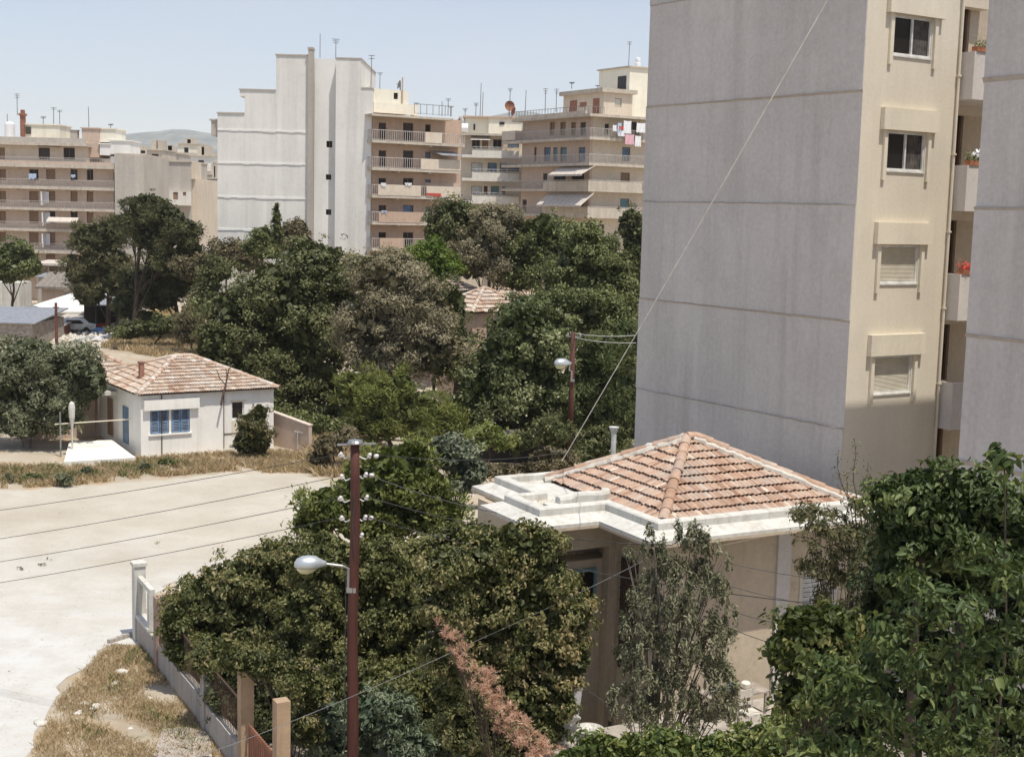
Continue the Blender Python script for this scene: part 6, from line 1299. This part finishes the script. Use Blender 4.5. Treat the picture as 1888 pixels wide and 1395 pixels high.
    # bare shoots of the wispy shrub
    rr = random.Random(5); q = MB(); base = U(1575,1040,23.5); ends = [(1578,805),(1560,870),(1545,830),(1462,930),(1455,985),(1478,945),(1600,850),(1520,930)]
    t = thing('shoots', 'long bare leafy shoots standing up against the cream wall foot', 'shrub', (base.x, base.y, 0))
    lf = MB()
    for e in ends:
        e_ = U(e[0], e[1], 23.5+rr.uniform(-.5,.5)); P = [base.lerp(e_, k/8)+Vector((rr.uniform(-.05,.05),0,rr.uniform(-.04,.04)+.25*math.sin(k/8*math.pi)*.3)) for k in range(9)]
        q.tube([p-Vector(t.location) for p in P], [.014*(1-.09*k) for k in range(9)], 5)
        for _ in range(90):
            k = rr.uniform(2,8); i = int(min(7,k)); p = P[i].lerp(P[i+1], k-i)+Vector((rr.gauss(0,.05),rr.gauss(0,.05),rr.gauss(0,.05)))-Vector(t.location); a = Vector((rr.gauss(0,1),rr.gauss(0,1),rr.gauss(.6,1))).normalized()*.035; b = a.orthogonal().normalized()*.013
            lf.add([p-a, p+b, p+a, p-b], [(0,1,2,3)])
    q.tube([(0,0,0),tuple(base-Vector(t.location))], [.05,.03], 6)
    q.build('stem', M['bark'], t); lf.build('foliage', M['l_brown2'], t)
M['l_olive2'] = leafm('dusty dark olive leaves', (.040,.046,.024), (.125,.13,.072), (.29,.28,.185), .15, .6)
M['l_dark3'] = leafm('dark shade backing leaves', (.020,.032,.012), (.05,.072,.025), (.12,.14,.055), .18)  # kept dark so the backing layer reads as shaded
M['l_dark2'] = leafm('shade toned hedge leaves', (.035,.042,.016), (.08,.09,.035), (.16,.16,.075), .18)  # darker version of the hedge tones, for shade inside the hedge
M['l_pinedk2'] = leafm('olive pine needles', (.060,.062,.028), (.125,.12,.055), (.22,.20,.11), .12, .7)
M['l_green2'] = leafm('green leaves with pale undersides', (.038,.055,.018), (.105,.125,.042), (.30,.31,.16), .2, .45)
M['l_pine2'] = leafm('soft green pine needles', (.042,.058,.020), (.10,.125,.042), (.19,.20,.085), .15, .7)
M['l_lime2'] = leafm('light green shrub leaves', (0.126,0.154,0.042), (0.210,0.238,0.070), (0.336,0.350,0.140), .25)
M['l_shrub'] = leafm('yellow green and dry shrub leaves', (0.050,0.055,0.020), (0.110,0.105,0.040), (0.260,0.200,0.080), .2)
M['l_hedge2'] = leafm('mixed green hedge leaves', (.050,.058,.020), (.135,.145,.046), (.27,.25,.11), .2)
M['l_silver2'] = leafm('bluish green leaves', (.070,.10,.06), (.155,.19,.115), (.29,.32,.22), .18)
M['l_brown2'] = leafm('olive brown small leaves', (0.050,0.055,0.025), (0.110,0.110,0.050), (0.220,0.190,0.100), .2, .7)
M['l_near2'] = leafm('dark creeper leaves', (.034,.055,.018), (.085,.12,.04), (.20,.23,.085), .22, .5, .3)
M['l_bush'] = leafm('bright bush leaves', (0.056,0.084,0.021), (0.126,0.161,0.042), (0.308,0.294,0.098), .25)  # bright yellow green leaf tones
plant_all()

# ------------------------------------------------------------------ dry grass
def in_poly(P, poly):
    x, y = P[:,0], P[:,1]; ins = np.zeros(len(P), bool); n = len(poly)
    for i in range(n):
        x1, y1 = poly[i]; x2, y2 = poly[(i+1) % n]; c = ((y1 > y) != (y2 > y)) & (x < (x2-x1)*(y-y1)/((y2-y1) if y2 != y1 else 1e-9)+x1); ins ^= c
    return ins
def grass(label, poly_px, n, h, w_, mat, name='dry_grass', patch=.0, seed=1, z=0.0):
    rg = np.random.default_rng(seed); poly = [tuple(G(x, y, z))[:2] for x, y in poly_px]; pa = np.array(poly); lo, hi = pa.min(0), pa.max(0)
    P = rg.uniform(lo, hi, size=(n*3,2)); k = np.sin(P[:,0]*1.3+2*np.sin(P[:,1]*.9))*np.sin(P[:,1]*1.1+seed)+.5*np.sin(P[:,0]*3.1+P[:,1]*2.3); keep = in_poly(P, poly) & (k > patch-rg.random(len(P))*.9); P = P[keep][:n]; n = len(P)
    m2 = 5; P = np.repeat(P, m2, 0)+rg.normal(0,.07,(n*m2,2)); n = len(P); hh = h*rg.uniform(.35,1.2,n); a = rg.uniform(0,2*math.pi,n); lean = rg.normal(0,.55,(n,2))*hh[:,None]
    B = np.stack([np.cos(a), np.sin(a), np.zeros(n)],1)*w_; base = np.concatenate([P, np.full((n,1), z)],1); mid = base+np.concatenate([lean*.4, (hh*.6)[:,None]],1); tip = base+np.concatenate([lean, hh[:,None]],1)
    V = np.stack([base-B, base+B, mid+B*.7, tip, mid-B*.7],1).reshape(-1,3); F_ = np.arange(n)[:,None]*5+np.arange(5); tag(np_mesh(name, V, F_, rg.normal(.5,.22,n), M[mat]), label, 'grass', kind='stuff')
grass('straw coloured dry grass between the street and the garden fence', [(262,1192),(200,1190),(165,1225),(110,1290),(80,1345),(55,1400),(30,1500),(520,1500),(430,1400),(385,1330),(300,1215)], 9000, .13, .008, 'grass_dry', seed=1, patch=.0)
grass('sparse green weeds in the dry grass by the fence', [(250,1190),(200,1260),(150,1330),(130,1395),(380,1395),(330,1280),(290,1215)], 500, .2, .012, 'grass_gr', 'weeds', patch=.75, seed=2)
grass('dry brown verge between the bungalow and the street', [(-60,870),(0,862),(110,862),(255,850),(380,840),(500,835),(640,838),(600,872),(500,872),(420,868),(340,876),(240,884),(120,896),(0,901),(-60,908)], 7000, .34, .020, 'grass_dry', seed=3, patch=.0)
grass('dull green weeds on the verge before the bungalow', [(0,870),(110,865),(255,855),(380,850),(340,872),(120,892),(0,896)], 900, .40, .024, 'grass_gr', 'weeds', patch=.55, seed=4)
grass('straw slope behind the bungalow roof', [(190,640),(230,615),(300,610),(380,600),(390,650),(300,660)], 2500, .6, .05, 'grass_dry', seed=5, patch=-.4)
grass('dry brush at the garden wall end', [(560,850),(575,820),(680,800),(700,830),(640,880),(580,878)], 1600, .6, .03, 'grass_dry', seed=6, patch=-.3)

# ------------------------------------------------------------------ haze
m_ = bpy.data.materials.new('summer haze'); m_.use_nodes = True; t = m_.node_tree; t.nodes.clear(); o = t.nodes.new('ShaderNodeOutputMaterial'); v = t.nodes.new('ShaderNodeVolumePrincipled')
v.inputs['Color'].default_value = (.93,.96,1,1); v.inputs['Density'].default_value = .00008; v.inputs['Anisotropy'].default_value = 0; t.links.new(v.outputs[0], o.inputs['Volume'])
q = MB(); q.box(-9200, 9200, -400, 9200, -3, 450); hz = q.build('haze', m_); tag(hz, kind='stuff')
print('leaf faces', TOTAL[0])
